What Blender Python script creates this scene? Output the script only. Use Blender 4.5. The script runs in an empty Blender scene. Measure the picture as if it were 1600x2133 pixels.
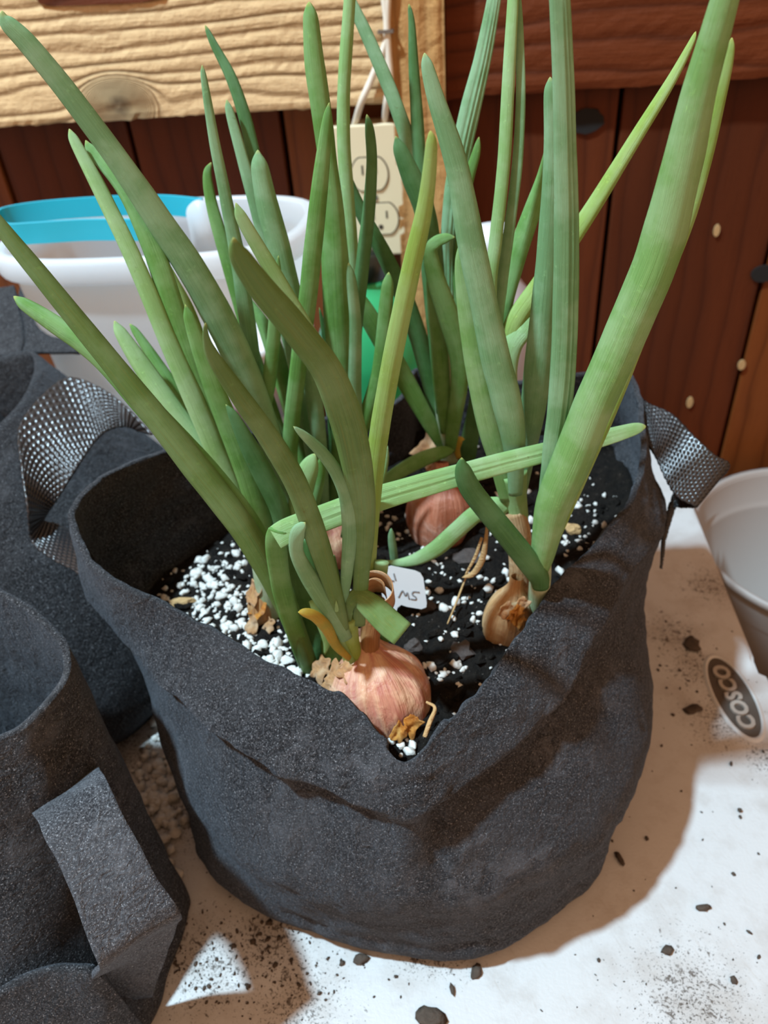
import bpy, bmesh, math, random
import numpy as np
from mathutils import Vector, Matrix, noise

random.seed(7)
PI = math.pi
SC = bpy.context.scene
COL = SC.collection

# ------------------------------------------------------------------ camera
F_PX, W_PX, H_PX, CAM_H = 1550.0, 1600.0, 2133.0, 0.45
PITCH, ROLL, YAW = math.radians(37), math.radians(-5), math.radians(8)
_f = Vector((-math.sin(YAW) * math.cos(PITCH), math.cos(YAW) * math.cos(PITCH), -math.sin(PITCH)))
_r0 = Vector((math.cos(YAW), math.sin(YAW), 0))
_u0 = _r0.cross(_f)
CR = _r0 * math.cos(ROLL) + _u0 * math.sin(ROLL)
CU = _u0 * math.cos(ROLL) - _r0 * math.sin(ROLL)
CF = _f
CAM = Vector((0, 0, CAM_H))
cd = bpy.data.cameras.new('camera')
cam = bpy.data.objects.new('camera', cd)
COL.objects.link(cam)
m3 = Matrix((CR, CU, -CF)).transposed()
cam.matrix_world = Matrix.Translation(CAM) @ m3.to_4x4()
cd.sensor_fit = 'VERTICAL'
cd.sensor_height = 36
cd.sensor_width = 27
cd.lens = F_PX / H_PX * 36
cd.clip_start = 0.01
cd.dof.use_dof = True
cd.dof.focus_distance = 0.29
cd.dof.aperture_fstop = 12.0
SC.camera = cam

# ------------------------------------------------------------------ world, lamp, exposure
wd = bpy.data.worlds.new('room_glow')
SC.world = wd
wd.use_nodes = True
bg = wd.node_tree.nodes['Background']
bg.inputs[0].default_value = (1.0, 0.59, 0.35, 1)
bg.inputs[1].default_value = 0.80
ld = bpy.data.lights.new('grow_lamp', 'POINT')
ld.energy = 330
ld.color = (0.58, 0.83, 1.0)
ld.shadow_soft_size = 0.055
lamp = bpy.data.objects.new('grow_lamp', ld)
lamp.location = (-0.85, 0.0, 2.0)
COL.objects.link(lamp)
SC.view_settings.view_transform = 'Standard'
SC.view_settings.look = 'None'
SC.view_settings.gamma = 1
SC.view_settings.exposure = 0.0
try:
    SC.view_settings.use_curve_mapping = False
except Exception:
    pass

# ------------------------------------------------------------------ places in the room from picture coordinates
def ray(px, py):
    return CF + CR * ((px - W_PX / 2) / F_PX) + CU * ((H_PX / 2 - py) / F_PX)
def atz(px, py, z):
    d = ray(px, py)
    return CAM + d * ((z - CAM_H) / d.z)
def aty(px, py, y):
    d = ray(px, py)
    return CAM + d * (y / d.y)
def depth(p):
    return (Vector(p) - CAM).dot(CF)

# ------------------------------------------------------------------ object helpers
def link(name, me, parent=None, mats=()):
    o = bpy.data.objects.new(name, me)
    COL.objects.link(o)
    if me is not None:
        for m in (mats if isinstance(mats, (list, tuple)) else [mats]):
            me.materials.append(m)
    if parent is not None:
        o.parent = parent
        o.matrix_parent_inverse = Matrix.Translation(parent.location).inverted() if parent.location.length else Matrix()
    return o
def pydata(name, vs, fs, m, parent=None, smooth=True, uv=None):
    me = bpy.data.meshes.new(name)
    me.from_pydata([tuple(v) for v in vs], [], fs)
    if smooth:
        me.polygons.foreach_set('use_smooth', [True] * len(me.polygons))
    if uv is not None:
        l = me.uv_layers.new(name='UVMap')
        vi = np.zeros(len(me.loops), dtype=np.int32)
        me.loops.foreach_get('vertex_index', vi)
        l.data.foreach_set('uv', np.asarray(uv, dtype=np.float32)[vi].ravel())
    me.update()
    return link(name, me, parent, m)
def from_bm(name, bm, m, parent=None, smooth=False):
    me = bpy.data.meshes.new(name)
    bmesh.ops.recalc_face_normals(bm, faces=bm.faces)
    bm.to_mesh(me)
    bm.free()
    if smooth:
        me.polygons.foreach_set('use_smooth', [True] * len(me.polygons))
    return link(name, me, parent, m)
def empty(name, loc):
    o = bpy.data.objects.new(name, None)
    o.location = loc
    o.empty_display_size = 0.02
    COL.objects.link(o)
    return o
def tag(o, label=None, cat=None, group=None, kind=None):
    if label: o['label'] = label
    if cat: o['category'] = cat
    if group: o['group'] = group
    if kind: o['kind'] = kind
    return o
def mod(o, t, **kw):
    md = o.modifiers.new(t.lower(), t)
    for k, v in kw.items():
        setattr(md, k, v)
    return md
def box(bm, c, s, rot=None, bevel=0.0, seg=2):
    M = Matrix.Translation(c) @ (rot.to_4x4() if rot else Matrix()) @ Matrix.Diagonal((s[0], s[1], s[2], 1))
    r = bmesh.ops.create_cube(bm, size=1, matrix=M)
    if bevel:
        vs = set(r['verts'])
        es = [e for e in bm.edges if e.verts[0] in vs and e.verts[1] in vs]
        bmesh.ops.bevel(bm, geom=es, offset=bevel, segments=seg, affect='EDGES', profile=0.5)
def cyl(bm, c, r, h, axis='Z', n=24, r2=None):
    R = {'Z': Matrix(), 'Y': Matrix.Rotation(PI / 2, 4, 'X'), 'X': Matrix.Rotation(PI / 2, 4, 'Y')}[axis]
    bmesh.ops.create_cone(bm, cap_ends=True, segments=n, radius1=r, radius2=r if r2 is None else r2, depth=h,
                          matrix=Matrix.Translation(c) @ R)
def lathe(name, prof, c, m, parent=None, n=48, sx=1.0, sy=1.0, sq=2.0):
    """prof: (r, z) list; sq>2 squares the plan"""
    vs, fs = [], []
    for r, z in prof:
        for i in range(n):
            a = 2 * PI * i / n
            ca, sa = math.cos(a), math.sin(a)
            k = (abs(ca) ** sq + abs(sa) ** sq) ** (-1.0 / sq)
            vs.append((c[0] + r * k * ca * sx, c[1] + r * k * sa * sy, c[2] + z))
    for j in range(len(prof) - 1):
        for i in range(n):
            fs.append((j * n + i, j * n + (i + 1) % n, (j + 1) * n + (i + 1) % n, (j + 1) * n + i))
    return pydata(name, vs, fs, m, parent)
def catmull(P, n, closed=False):
    P = np.asarray(P, dtype=float)
    K = len(P)
    segs = K if closed else K - 1
    t = np.linspace(0, segs, n, endpoint=not closed)
    i = np.minimum(t.astype(int), segs - 1)
    u = (t - i)[:, None]
    if closed:
        p0, p1, p2, p3 = P[(i - 1) % K], P[i % K], P[(i + 1) % K], P[(i + 2) % K]
    else:
        p0, p1, p2, p3 = P[np.maximum(i - 1, 0)], P[i], P[i + 1], P[np.minimum(i + 2, K - 1)]
        p0 = np.where((i == 0)[:, None], 2 * p1 - p2, p0)
        p3 = np.where((i == K - 2)[:, None], 2 * p2 - p1, p3)
    return 0.5 * (2 * p1 + (p2 - p0) * u + (2 * p0 - 5 * p1 + 4 * p2 - p3) * u ** 2 + (3 * p1 - p0 - 3 * p2 + p3) * u ** 3)
def tube(name, pts, rad, m, parent=None, n=10):
    """round tube along world points, rad a number or list"""
    P = np.array([tuple(p) for p in pts])
    ns = max(8, len(P) * 6)
    C = catmull(P, ns)
    R = np.interp(np.linspace(0, 1, ns), np.linspace(0, 1, len(P)), rad if isinstance(rad, (list, tuple)) else [rad] * len(P))
    T = np.gradient(C, axis=0)
    T /= np.linalg.norm(T, axis=1)[:, None] + 1e-9
    up = np.array((0.3, 0.2, 0.93))
    vs = []
    for c, t, r in zip(C, T, R):
        s = np.cross(t, up); s /= np.linalg.norm(s) + 1e-9
        b = np.cross(s, t)
        for k in range(n):
            a = 2 * PI * k / n
            vs.append(c + r * (math.cos(a) * s + math.sin(a) * b))
    fs = [(j * n + k, j * n + (k + 1) % n, (j + 1) * n + (k + 1) % n, (j + 1) * n + k) for j in range(ns - 1) for k in range(n)]
    fs.append(tuple(range(n))[::-1]); fs.append(tuple((ns - 1) * n + k for k in range(n)))
    uv = [(k / n, j / (ns - 1)) for j in range(ns) for k in range(n)]
    return pydata(name, vs, fs, m, parent, uv=uv)

# ------------------------------------------------------------------ material helpers
class NT:
    def __init__(s, name):
        s.m = bpy.data.materials.new(name)
        s.m.use_nodes = True
        s.t = s.m.node_tree
        s.b = s.t.nodes['Principled BSDF']
        s.out = s.t.nodes['Material Output']
    def n(s, t, **kw):
        nd = s.t.nodes.new('ShaderNode' + t)
        for k, v in kw.items():
            setattr(nd, k, v)
        return nd
    def set(s, sock, v):
        if isinstance(v, bpy.types.NodeSocket):
            s.t.links.new(v, sock)
        else:
            if isinstance(v, (tuple, list)) and len(v) == 3 and sock.type == 'RGBA':
                v = (*v, 1)
            sock.default_value = v
    def math(s, op, a, b=0.0, c=None):
        nd = s.n('Math', operation=op)
        s.set(nd.inputs[0], a); s.set(nd.inputs[1], b)
        if c is not None: s.set(nd.inputs[2], c)
        return nd.outputs[0]
    def mix(s, f, a, b, blend='MIX'):
        nd = s.n('Mix', data_type='RGBA', blend_type=blend)
        s.set(nd.inputs[0], f); s.set(nd.inputs[6], a); s.set(nd.inputs[7], b)
        return nd.outputs[2]
    def noise(s, vec, scale=5, detail=4, rough=0.55, dist=0.0):
        nd = s.n('TexNoise')
        s.set(nd.inputs['Vector'], vec)
        nd.inputs['Scale'].default_value = scale
        nd.inputs['Detail'].default_value = detail
        nd.inputs['Roughness'].default_value = rough
        nd.inputs['Distortion'].default_value = dist
        return nd.outputs[0]
    def voro(s, vec, scale, feature='F1'):
        nd = s.n('TexVoronoi', feature=feature)
        s.set(nd.inputs['Vector'], vec)
        nd.inputs['Scale'].default_value = scale
        return nd
    def ramp(s, f, *stops):
        nd = s.n('ValToRGB')
        e = nd.color_ramp.elements
        while len(e) < len(stops): e.new(0.5)
        for el, (p, c) in zip(e, stops):
            el.position = p
            el.color = (c, c, c, 1) if isinstance(c, (int, float)) else (*c, 1)
        s.set(nd.inputs[0], f)
        return nd.outputs[0]
    def maprange(s, v, a, b, c=0.0, d=1.0):
        nd = s.n('MapRange')
        for i, x in enumerate((v, a, b, c, d)): s.set(nd.inputs[i], x)
        return nd.outputs[0]
    def obj(s):
        return s.n('TexCoord').outputs['Object']
    def uv(s):
        return s.n('TexCoord').outputs['UV']
    def rnd(s):
        return s.n('ObjectInfo').outputs['Random']
    def scale(s, vec, x, y, z, loc=(0, 0, 0)):
        nd = s.n('Mapping')
        s.set(nd.inputs[0], vec)
        nd.inputs[1].default_value = loc
        nd.inputs[3].default_value = (x, y, z)
        return nd.outputs[0]
    def xyz(s, vec):
        nd = s.n('SeparateXYZ'); s.set(nd.inputs[0], vec)
        return nd.outputs
    def comb(s, x, y, z):
        nd = s.n('CombineXYZ')
        for i, v in enumerate((x, y, z)): s.set(nd.inputs[i], v)
        return nd.outputs[0]
    def bump(s, h, strength=0.5, dist=0.002, prev=None):
        nd = s.n('Bump')
        nd.inputs['Strength'].default_value = strength
        nd.inputs['Distance'].default_value = dist
        s.set(nd.inputs['Height'], h)
        if prev is not None: s.set(nd.inputs['Normal'], prev)
        s.t.links.new(nd.outputs[0], s.b.inputs['Normal'])
        return nd.outputs[0]
    def p(s, **kw):
        for k, v in kw.items():
            s.set(s.b.inputs[k.replace('_', ' ')], v)
        return s
def plain(name, col, rough=0.6, **kw):
    t = NT(name)
    v = t.noise(t.obj(), 60, 3)
    t.p(Base_Color=t.mix(t.math('MULTIPLY', v, 0.5), col, tuple(c * 0.75 for c in col)), Roughness=rough, **kw)
    return t.m

# --- felt
def felt(name, c0, c1, hi):
    t = NT(name)
    o = t.obj()
    fine = t.noise(o, 900, 3, 0.7)
    mid = t.noise(o, 120, 4, 0.6, 1.0)
    big = t.noise(o, 22, 3, 0.5)
    col = t.mix(t.ramp(fine, (0.44, 0), (0.62, 1)), c0, c1)
    col = t.mix(t.ramp(t.noise(o, 1300, 2, 0.6), (0.60, 0), (0.70, 1)), col, hi)
    col = t.mix(t.math('MULTIPLY', t.ramp(big, (0.4, 0), (0.65, 1)), 0.35), col, c1)
    sheen_patch = t.noise(o, 17, 5, 0.65, 0.8)  # soft sheen of the lit felt, painted into the colour as lighter noise patches
    col = t.mix(t.math('MULTIPLY', t.ramp(sheen_patch, (0.52, 0), (0.68, 1)), t.math('MULTIPLY', t.ramp(mid, (0.40, 0), (0.60, 1)), 0.55)), col, tuple(c * 1.9 for c in c1))
    t.p(Base_Color=col, Roughness=0.95, Sheen_Weight=0.10, Sheen_Roughness=0.45, Sheen_Tint=(0.75, 0.85, 1.0))
    t.b.inputs['Specular IOR Level'].default_value = 0.15
    h = t.math('ADD', t.math('MULTIPLY', mid, 1.0), t.math('MULTIPLY', fine, 0.35))
    t.bump(h, 0.9, 0.0028)
    return t.m
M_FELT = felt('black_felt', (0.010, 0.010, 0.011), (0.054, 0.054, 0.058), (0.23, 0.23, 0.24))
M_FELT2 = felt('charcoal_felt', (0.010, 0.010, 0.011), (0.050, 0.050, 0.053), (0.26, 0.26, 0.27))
M_STRAP_LIT = felt('lit_felt_strap', (0.022, 0.022, 0.025), (0.10, 0.102, 0.11), (0.36, 0.37, 0.39))  # bag felt in a lighter copy: lamp light on the strap put into its colour
def webbing():
    t = NT('black_webbing')
    v = t.noise(t.obj(), 700, 2)
    t.p(Base_Color=t.mix(v, (0.006, 0.006, 0.007), (0.022, 0.022, 0.024)), Roughness=0.30)
    t.b.inputs['Specular IOR Level'].default_value = 0.8
    t.bump(v, 0.3, 0.0006)
    return t.m
M_WEB = webbing()

# --- wood
def wood(name, cd_, cm, cl, axis='Z', freq=110, bump=0.4, knots=(), dark=0.5, rough=0.75, stain=None, stretch=14):
    """axis: grain direction. knots: (x, z, sx, sz) in world metres"""
    t = NT(name)
    o = t.obj()
    x, y, z = t.xyz(o)
    rv = t.math('MULTIPLY', t.rnd(), 7.0)
    a, b = (x, z) if axis == 'Z' else (z, x)           # a across the grain, b along it
    q = t.comb(t.math('ADD', a, rv), t.math('MULTIPLY', b, 1.0 / stretch * 3), t.math('ADD', y, rv))
    warp = t.noise(q, 14, 3, 0.5)
    ph = t.math('ADD', a, t.math('MULTIPLY', warp, 0.055))
    kmask = None
    for kx, kz, sx, sz in knots:
        dx = t.math('DIVIDE', t.math('SUBTRACT', x, kx), sx)
        dz = t.math('DIVIDE', t.math('SUBTRACT', z, kz), sz)
        r2 = t.math('ADD', t.math('MULTIPLY', dx, dx), t.math('MULTIPLY', dz, dz))
        g = t.math('EXPONENT', t.math('MULTIPLY', r2, -0.30))
        ph = t.math('ADD', t.math('MULTIPLY', ph, t.math('SUBTRACT', 1.0, g)),
                    t.math('MULTIPLY', g, t.math('MULTIPLY', t.math('SQRT', r2), 0.026)))
        k = t.maprange(t.math('ADD', r2, t.math('MULTIPLY', t.noise(o, 60, 4, 0.6), 2.2)), 1.2, 2.6, 1, 0)
        kmask = k if kmask is None else t.math('MAXIMUM', kmask, k)
    s = t.math('SINE', t.math('MULTIPLY', ph, freq * 2 * PI))
    lines = t.ramp(t.math('ADD', t.math('MULTIPLY', s, 0.5), 0.5), (0.0, 0), (0.55, 0.25), (0.9, 0.75), (1.0, 1))
    fib = t.noise(t.comb(t.math('MULTIPLY', a, 1.0), t.math('MULTIPLY', b, 0.06), y), 520, 4, 0.65)
    blot = t.noise(q, 5, 3, 0.6)
    col = t.mix(t.math('MULTIPLY', lines, dark), cl, cm)
    col = t.mix(t.math('MULTIPLY', t.ramp(fib, (0.45, 0), (0.75, 1)), 0.45), col, cm)
    col = t.mix(t.math('MULTIPLY', t.ramp(blot, (0.42, 0), (0.72, 1)), 0.7), col, stain or cd_)
    col = t.mix(t.math('MULTIPLY', t.ramp(s, (0.86, 0), (0.99, 1)), dark * 0.7), col, cd_)
    if kmask is not None:
        col = t.mix(t.math('MULTIPLY', kmask, 0.85), col, tuple(c * 0.62 for c in cd_))
    t.p(Base_Color=col, Roughness=rough)
    t.b.inputs['Specular IOR Level'].default_value = 0.18
    h = t.math('SUBTRACT', t.math('MULTIPLY', fib, 0.5), t.math('MULTIPLY', lines, 0.9))
    h = t.math('ADD', h, t.math('MULTIPLY', t.noise(o, 240, 4, 0.7), 0.5))
    t.bump(h, bump, 0.004)
    return t.m
KN = aty(245, 215, 0.75)
M_PINE = wood('rough_pine', (0.24, 0.13, 0.06), (0.54, 0.32, 0.15), (0.76, 0.52, 0.28), 'X', 85, 1.0,
              knots=((KN.x, KN.z - 0.002, 0.012, 0.0075),), stain=(0.58, 0.36, 0.17), dark=0.42)
M_POST = wood('rough_pine_post', (0.26, 0.125, 0.04), (0.42, 0.21, 0.075), (0.56, 0.31, 0.115), 'Z', 55, 0.95, stain=(0.42, 0.21, 0.07))
M_STAINED = wood('stained_beam_wood', (0.030, 0.006, 0.002), (0.075, 0.015, 0.003), (0.125, 0.027, 0.006), 'X', 48, 0.35, stain=(0.05, 0.011, 0.003), rough=0.6)
M_PLANK = wood('stained_plank_wood', (0.026, 0.005, 0.0015), (0.062, 0.012, 0.003), (0.105, 0.022, 0.005), 'Z', 40, 0.18, stain=(0.040, 0.008, 0.002), rough=0.6, dark=0.4)
M_PLANK2 = wood('stained_plank_wood_light', (0.036, 0.008, 0.002), (0.10, 0.024, 0.005), (0.17, 0.046, 0.010), 'Z', 40, 0.18, stain=(0.07, 0.016, 0.004), rough=0.5, dark=0.4)
M_HOLE = plain('knot_hole_dark', (0.006, 0.004, 0.003), 0.9)
M_DARK = plain('dark_gap', (0.012, 0.006, 0.004), 0.9)

# --- table plastic with potting dirt
def table_mat():
    t = NT('white_table_plastic')
    o = t.obj()
    x, y, z = t.xyz(o)
    def near(px, py, r, ry=None):
        p = atz(px, py, 0)
        dx = t.math('DIVIDE', t.math('SUBTRACT', x, p.x), r)
        dy = t.math('DIVIDE', t.math('SUBTRACT', y, p.y), ry or r)
        d = t.math('SQRT', t.math('ADD', t.math('MULTIPLY', dx, dx), t.math('MULTIPLY', dy, dy)))
        return t.maprange(d, 0.15, 1.0, 1, 0)
    dens = None
    for args in ((430, 2010, 0.055), (560, 1960, 0.05), (620, 2090, 0.05), (380, 1700, 0.06), (900, 2000, 0.05, 0.02), (1400, 1320, 0.045), (1440, 1390, 0.04),
                 (1480, 1220, 0.05), (1500, 1500, 0.05), (1595, 1580, 0.03), (1440, 2080, 0.06), (260, 1560, 0.06)):
        nr = near(*args)
        dens = nr if dens is None else t.math('MAXIMUM', dens, nr)
    dens = t.math('ADD', t.math('MULTIPLY', dens, 0.17), 0.0)
    sp = t.noise(o, 620, 3, 0.75)
    specks = t.maprange(t.math('ADD', sp, dens), 0.70, 0.76, 0, 1)
    sp2 = t.noise(o, 190, 4, 0.75, 0.6)
    clumps = t.maprange(t.math('ADD', sp2, t.math('MULTIPLY', dens, 1.0)), 0.71, 0.77, 0, 1)
    haze = t.math('MULTIPLY', t.maprange(t.math('ADD', t.noise(o, 34, 5, 0.65), dens), 0.50, 0.82, 0, 1), 0.42)
    scr = t.noise(t.scale(o, 26, 2.2, 1), 34, 3, 0.6)
    scr2 = t.noise(t.comb(t.math('ADD', t.math('MULTIPLY', x, 22), t.math('MULTIPLY', y, 12)), t.math('SUBTRACT', t.math('MULTIPLY', y, 2.0), t.math('MULTIPLY', x, 3.0)), 0.0), 18, 3, 0.6)
    col = t.mix(t.math('MULTIPLY', t.ramp(scr2, (0.60, 0), (0.74, 1)), 0.22), (0.565, 0.56, 0.55), (0.36, 0.28, 0.21))
    col = t.mix(haze, col, (0.27, 0.205, 0.15))
    col = t.mix(t.math('MULTIPLY', specks, 0.85), col, (0.05, 0.038, 0.026))
    col = t.mix(t.math('MULTIPLY', clumps, 0.8), col, (0.055, 0.035, 0.02))
    t.p(Base_Color=col, Roughness=0.5)
    t.bump(t.math('ADD', t.noise(o, 500, 3), clumps), 0.2, 0.001)
    return t.m
M_TABLE = table_mat()
M_LOGO = plain('embossed_dirt', (0.09, 0.07, 0.055), 0.8)
M_TABLEPLAIN = plain('white_plastic_edge', (0.60, 0.59, 0.57), 0.5)
M_LETTER = plain('dirty_white_lettering', (0.42, 0.37, 0.32), 0.6)
M_METAL = plain('grey_leg_metal', (0.3, 0.3, 0.3), 0.4, Metallic=0.8)
M_FLOOR = plain('concrete_floor', (0.14, 0.11, 0.09), 0.9)

# --- soil, perlite, bulbs, leaves
def soil_mat():
    t = NT('potting_soil')
    o = t.obj()
    v = t.noise(o, 160, 6, 0.7)
    w = t.noise(o, 600, 3, 0.7)
    col = t.ramp(v, (0.35, (0.005, 0.004, 0.0035)), (0.6, (0.015, 0.011, 0.008)), (0.8, (0.05, 0.034, 0.025)))
    col = t.mix(t.ramp(w, (0.66, 0), (0.72, 1)), col, (0.16, 0.13, 0.11))
    t.p(Base_Color=col, Roughness=0.9)
    t.b.inputs['Specular IOR Level'].default_value = 0.2
    t.bump(t.math('ADD', v, t.math('MULTIPLY', w, 0.4)), 0.9, 0.006)
    return t.m
M_SOIL = soil_mat()
def perlite_mat():
    t = NT('perlite')
    v = t.noise(t.obj(), 500, 3)
    t.p(Base_Color=t.mix(v, (0.82, 0.81, 0.77), (0.52, 0.47, 0.40)), Roughness=0.85)
    t.bump(v, 0.5, 0.001)
    return t.m
M_PERL = perlite_mat()
def bark_mat(name, a, b):
    t = NT(name)
    v = t.noise(t.scale(t.obj(), 1, 1, 3), 260, 4)
    t.p(Base_Color=t.mix(v, a, b), Roughness=0.85)
    t.bump(v, 0.7, 0.002)
    return t.m
M_BARK = bark_mat('bark', (0.022, 0.016, 0.014), (0.10, 0.075, 0.065))
M_CRUMB = bark_mat('soil_crumb_brown', (0.03, 0.02, 0.013), (0.10, 0.07, 0.05))
M_STRAW = bark_mat('dry_straw', (0.36, 0.20, 0.08), (0.58, 0.38, 0.17))
def skin(name, c1, c2, c3, fr=9.0):
    """papery bulb skin, streaked along the meridians (UV: u around, v along)"""
    t = NT(name)
    uv = t.uv()
    st = t.noise(t.scale(uv, fr, 0.8, 1), 3, 5, 0.65, 0.4)
    veins = t.noise(t.scale(uv, 40, 1.2, 1), 4, 4, 0.6)
    pat = t.noise(t.obj(), 70, 4, 0.6, 0.8)
    col = t.mix(t.ramp(st, (0.35, 0), (0.62, 1)), c1, c2)
    col = t.mix(t.math('MULTIPLY', t.ramp(pat, (0.48, 0), (0.66, 1)), 0.8), col, c3)
    col = t.mix(t.math('MULTIPLY', t.ramp(veins, (0.55, 0), (0.7, 1)), 0.4), col, tuple(c * 0.55 for c in c1))
    t.p(Base_Color=col, Roughness=0.42)
    t.b.inputs['Specular IOR Level'].default_value = 0.45
    t.b.inputs['Subsurface Weight'].default_value = 0.08
    t.b.inputs['Subsurface Radius'].default_value = (0.004, 0.002, 0.001)
    t.bump(t.math('ADD', st, t.math('ADD', t.math('MULTIPLY', veins, 0.5), pat)), 0.55, 0.003)
    return t.m
M_SKIN_PINK = skin('pink_bulb_skin', (0.46, 0.155, 0.115), (0.62, 0.32, 0.19), (0.76, 0.50, 0.32))
M_SKIN_RED = skin('red_bulb_skin', (0.40, 0.125, 0.065), (0.50, 0.20, 0.12), (0.62, 0.36, 0.27))
M_SKIN_TAN = skin('tan_bulb_skin', (0.42, 0.19, 0.07), (0.56, 0.33, 0.15), (0.62, 0.42, 0.22))
M_NECK_TAN = skin('tan_dry_neck', (0.36, 0.19, 0.08), (0.56, 0.38, 0.2), (0.62, 0.46, 0.27), 14)
M_NECK_BROWN = skin('brown_dry_neck', (0.22, 0.09, 0.03), (0.36, 0.165, 0.06), (0.42, 0.22, 0.09), 14)
M_HUSK = skin('dry_husk_skin', (0.40, 0.20, 0.09), (0.56, 0.30, 0.13), (0.62, 0.42, 0.25), 5)
M_ORANGE = skin('orange_skin_flake', (0.42, 0.12, 0.015), (0.62, 0.26, 0.04), (0.66, 0.40, 0.12), 5)
def leaf_mat(name, dark, light, bloom, yellow=0.0, pale_base=0.0):
    t = NT(name)
    uv = t.uv()
    o = t.obj()
    u, v, _ = t.xyz(uv)
    st = t.noise(t.scale(uv, 26, 1.1, 1), 2.2, 4, 0.6)
    pat = t.noise(o, 46, 4, 0.6)
    fl = t.noise(o, 330, 3, 0.7)
    col = t.mix(t.ramp(st, (0.34, 0), (0.66, 1)), dark, light)
    col = t.mix(t.math('MULTIPLY', t.ramp(pat, (0.42, 0), (0.60, 1)), 0.75), col, bloom)
    fine = t.noise(t.scale(uv, 70, 2.2, 1), 3.0, 3, 0.6)
    col = t.mix(t.math('MULTIPLY', t.ramp(fine, (0.50, 0), (0.72, 1)), 0.35), col, tuple(c * 0.6 for c in dark))
    col = t.mix(t.math('MULTIPLY', t.ramp(t.noise(t.scale(uv, 34, 1.4, 1), 5, 3, 0.6), (0.60, 0), (0.72, 1)), 0.35), col, tuple(min(1, c * 1.45) for c in bloom))
    col = t.mix(t.math('MULTIPLY', t.ramp(fl, (0.62, 0), (0.72, 1)), 0.30), col, tuple(min(1, c * 1.7) for c in light))
    col = t.mix(t.math('MULTIPLY', t.ramp(t.noise(o, 210, 3, 0.7), (0.68, 0), (0.76, 1)), 0.5), col, (0.14, 0.15, 0.035))
    if yellow:
        col = t.mix(t.math('MULTIPLY', t.ramp(t.noise(t.scale(uv, 8, 2, 1), 3, 3), (0.5, 0), (0.75, 1)), yellow), col, (0.33, 0.24, 0.03))
    col = t.mix(t.maprange(v, 0.012, 0.0, 0, 0.7), col, (0.55, 0.55, 0.14))
    if pale_base:
        col = t.mix(t.maprange(v, 1.0 - pale_base, 1.0, 0, 0.8), col, (0.46, 0.52, 0.30))
    t.p(Base_Color=col, Roughness=t.math('ADD', 0.38, t.math('MULTIPLY', pat, 0.15)))
    t.b.inputs['Specular IOR Level'].default_value = 0.4
    t.bump(t.math('ADD', t.math('ADD', st, t.math('MULTIPLY', fine, 0.5)), t.math('MULTIPLY', fl, 0.35)), 0.45, 0.0014)
    tr = t.n('BsdfTranslucent')
    t.set(tr.inputs[0], t.mix(0.5, col, (0.22, 0.42, 0.03)))
    ms = t.n('MixShader')
    ms.inputs[0].default_value = 0.16
    t.t.links.new(t.b.outputs[0], ms.inputs[1])
    t.t.links.new(tr.outputs[0], ms.inputs[2])
    t.t.links.new(ms.outputs[0], t.out.inputs[0])
    return t.m
L = {
    'grey': leaf_mat('leaf_grey_green', (0.155, 0.33, 0.14), (0.225, 0.43, 0.20), (0.33, 0.54, 0.31)),
    'fresh': leaf_mat('leaf_fresh_green', (0.17, 0.35, 0.09), (0.24, 0.43, 0.13), (0.34, 0.52, 0.24)),
    'green': leaf_mat('leaf_green', (0.10, 0.26, 0.05), (0.17, 0.37, 0.085), (0.25, 0.45, 0.17)),
    'light': leaf_mat('leaf_light_green', (0.24, 0.44, 0.14), (0.31, 0.53, 0.19), (0.40, 0.60, 0.30)),
    'olive': leaf_mat('leaf_olive', (0.105, 0.205, 0.045), (0.155, 0.275, 0.07), (0.205, 0.335, 0.13), 0.2),
    'yellow': leaf_mat('leaf_yellow_green', (0.25, 0.40, 0.06), (0.34, 0.50, 0.10), (0.38, 0.54, 0.18), 0.15),
    'dark': leaf_mat('leaf_dark_green', (0.05, 0.155, 0.04), (0.09, 0.23, 0.065), (0.13, 0.29, 0.115)),
    'gold': leaf_mat('leaf_yellowing', (0.55, 0.32, 0.03), (0.48, 0.40, 0.06), (0.24, 0.36, 0.07), 0.6),
    'pale': leaf_mat('pale_sheath', (0.36, 0.48, 0.24), (0.48, 0.58, 0.36), (0.62, 0.68, 0.5)),
}

# --- plastics
def plastic(name, col, rough=0.35, trans=0.0, sss=0.0, alpha=None):
    t = NT(name)
    v = t.noise(t.obj(), 25, 3)
    t.p(Base_Color=t.mix(t.math('MULTIPLY', v, 0.25), col, tuple(c * 0.85 for c in col)), Roughness=rough)
    if trans: t.b.inputs['Transmission Weight'].default_value = trans
    if sss:
        tr = t.n('BsdfTranslucent'); t.set(tr.inputs[0], col)
        ms = t.n('MixShader'); ms.inputs[0].default_value = sss
        t.t.links.new(t.b.outputs[0], ms.inputs[1]); t.t.links.new(tr.outputs[0], ms.inputs[2])
        t.t.links.new(ms.outputs[0], t.out.inputs[0])
    return t.m
M_TUB = plastic('cloudy_tub_plastic', (0.93, 0.95, 0.97), 0.3, sss=0.62)
M_TEAL = plastic('teal_plastic', (0.015, 0.42, 0.56), 0.35)
M_GREENP = plastic('green_bottle_plastic', (0.06, 0.55, 0.22), 0.25, sss=0.4)
M_BLACKP = plastic('black_plastic', (0.012, 0.02, 0.015), 0.25)
M_JUG = plastic('milky_jug_plastic', (0.66, 0.60, 0.62), 0.35, sss=0.4)
M_POT = plastic('greige_pot_plastic', (0.36, 0.325, 0.30), 0.5)
M_CREAM = plastic('cream_outlet_plastic', (0.72, 0.61, 0.40), 0.4)
M_SLOT = plain('outlet_slot', (0.05, 0.035, 0.02), 0.7)
M_CABLE = plastic('white_cable_sheath', (0.74, 0.66, 0.54), 0.5)
M_STAPLE = plain('staple_metal', (0.25, 0.22, 0.2), 0.4, Metallic=0.7)
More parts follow.
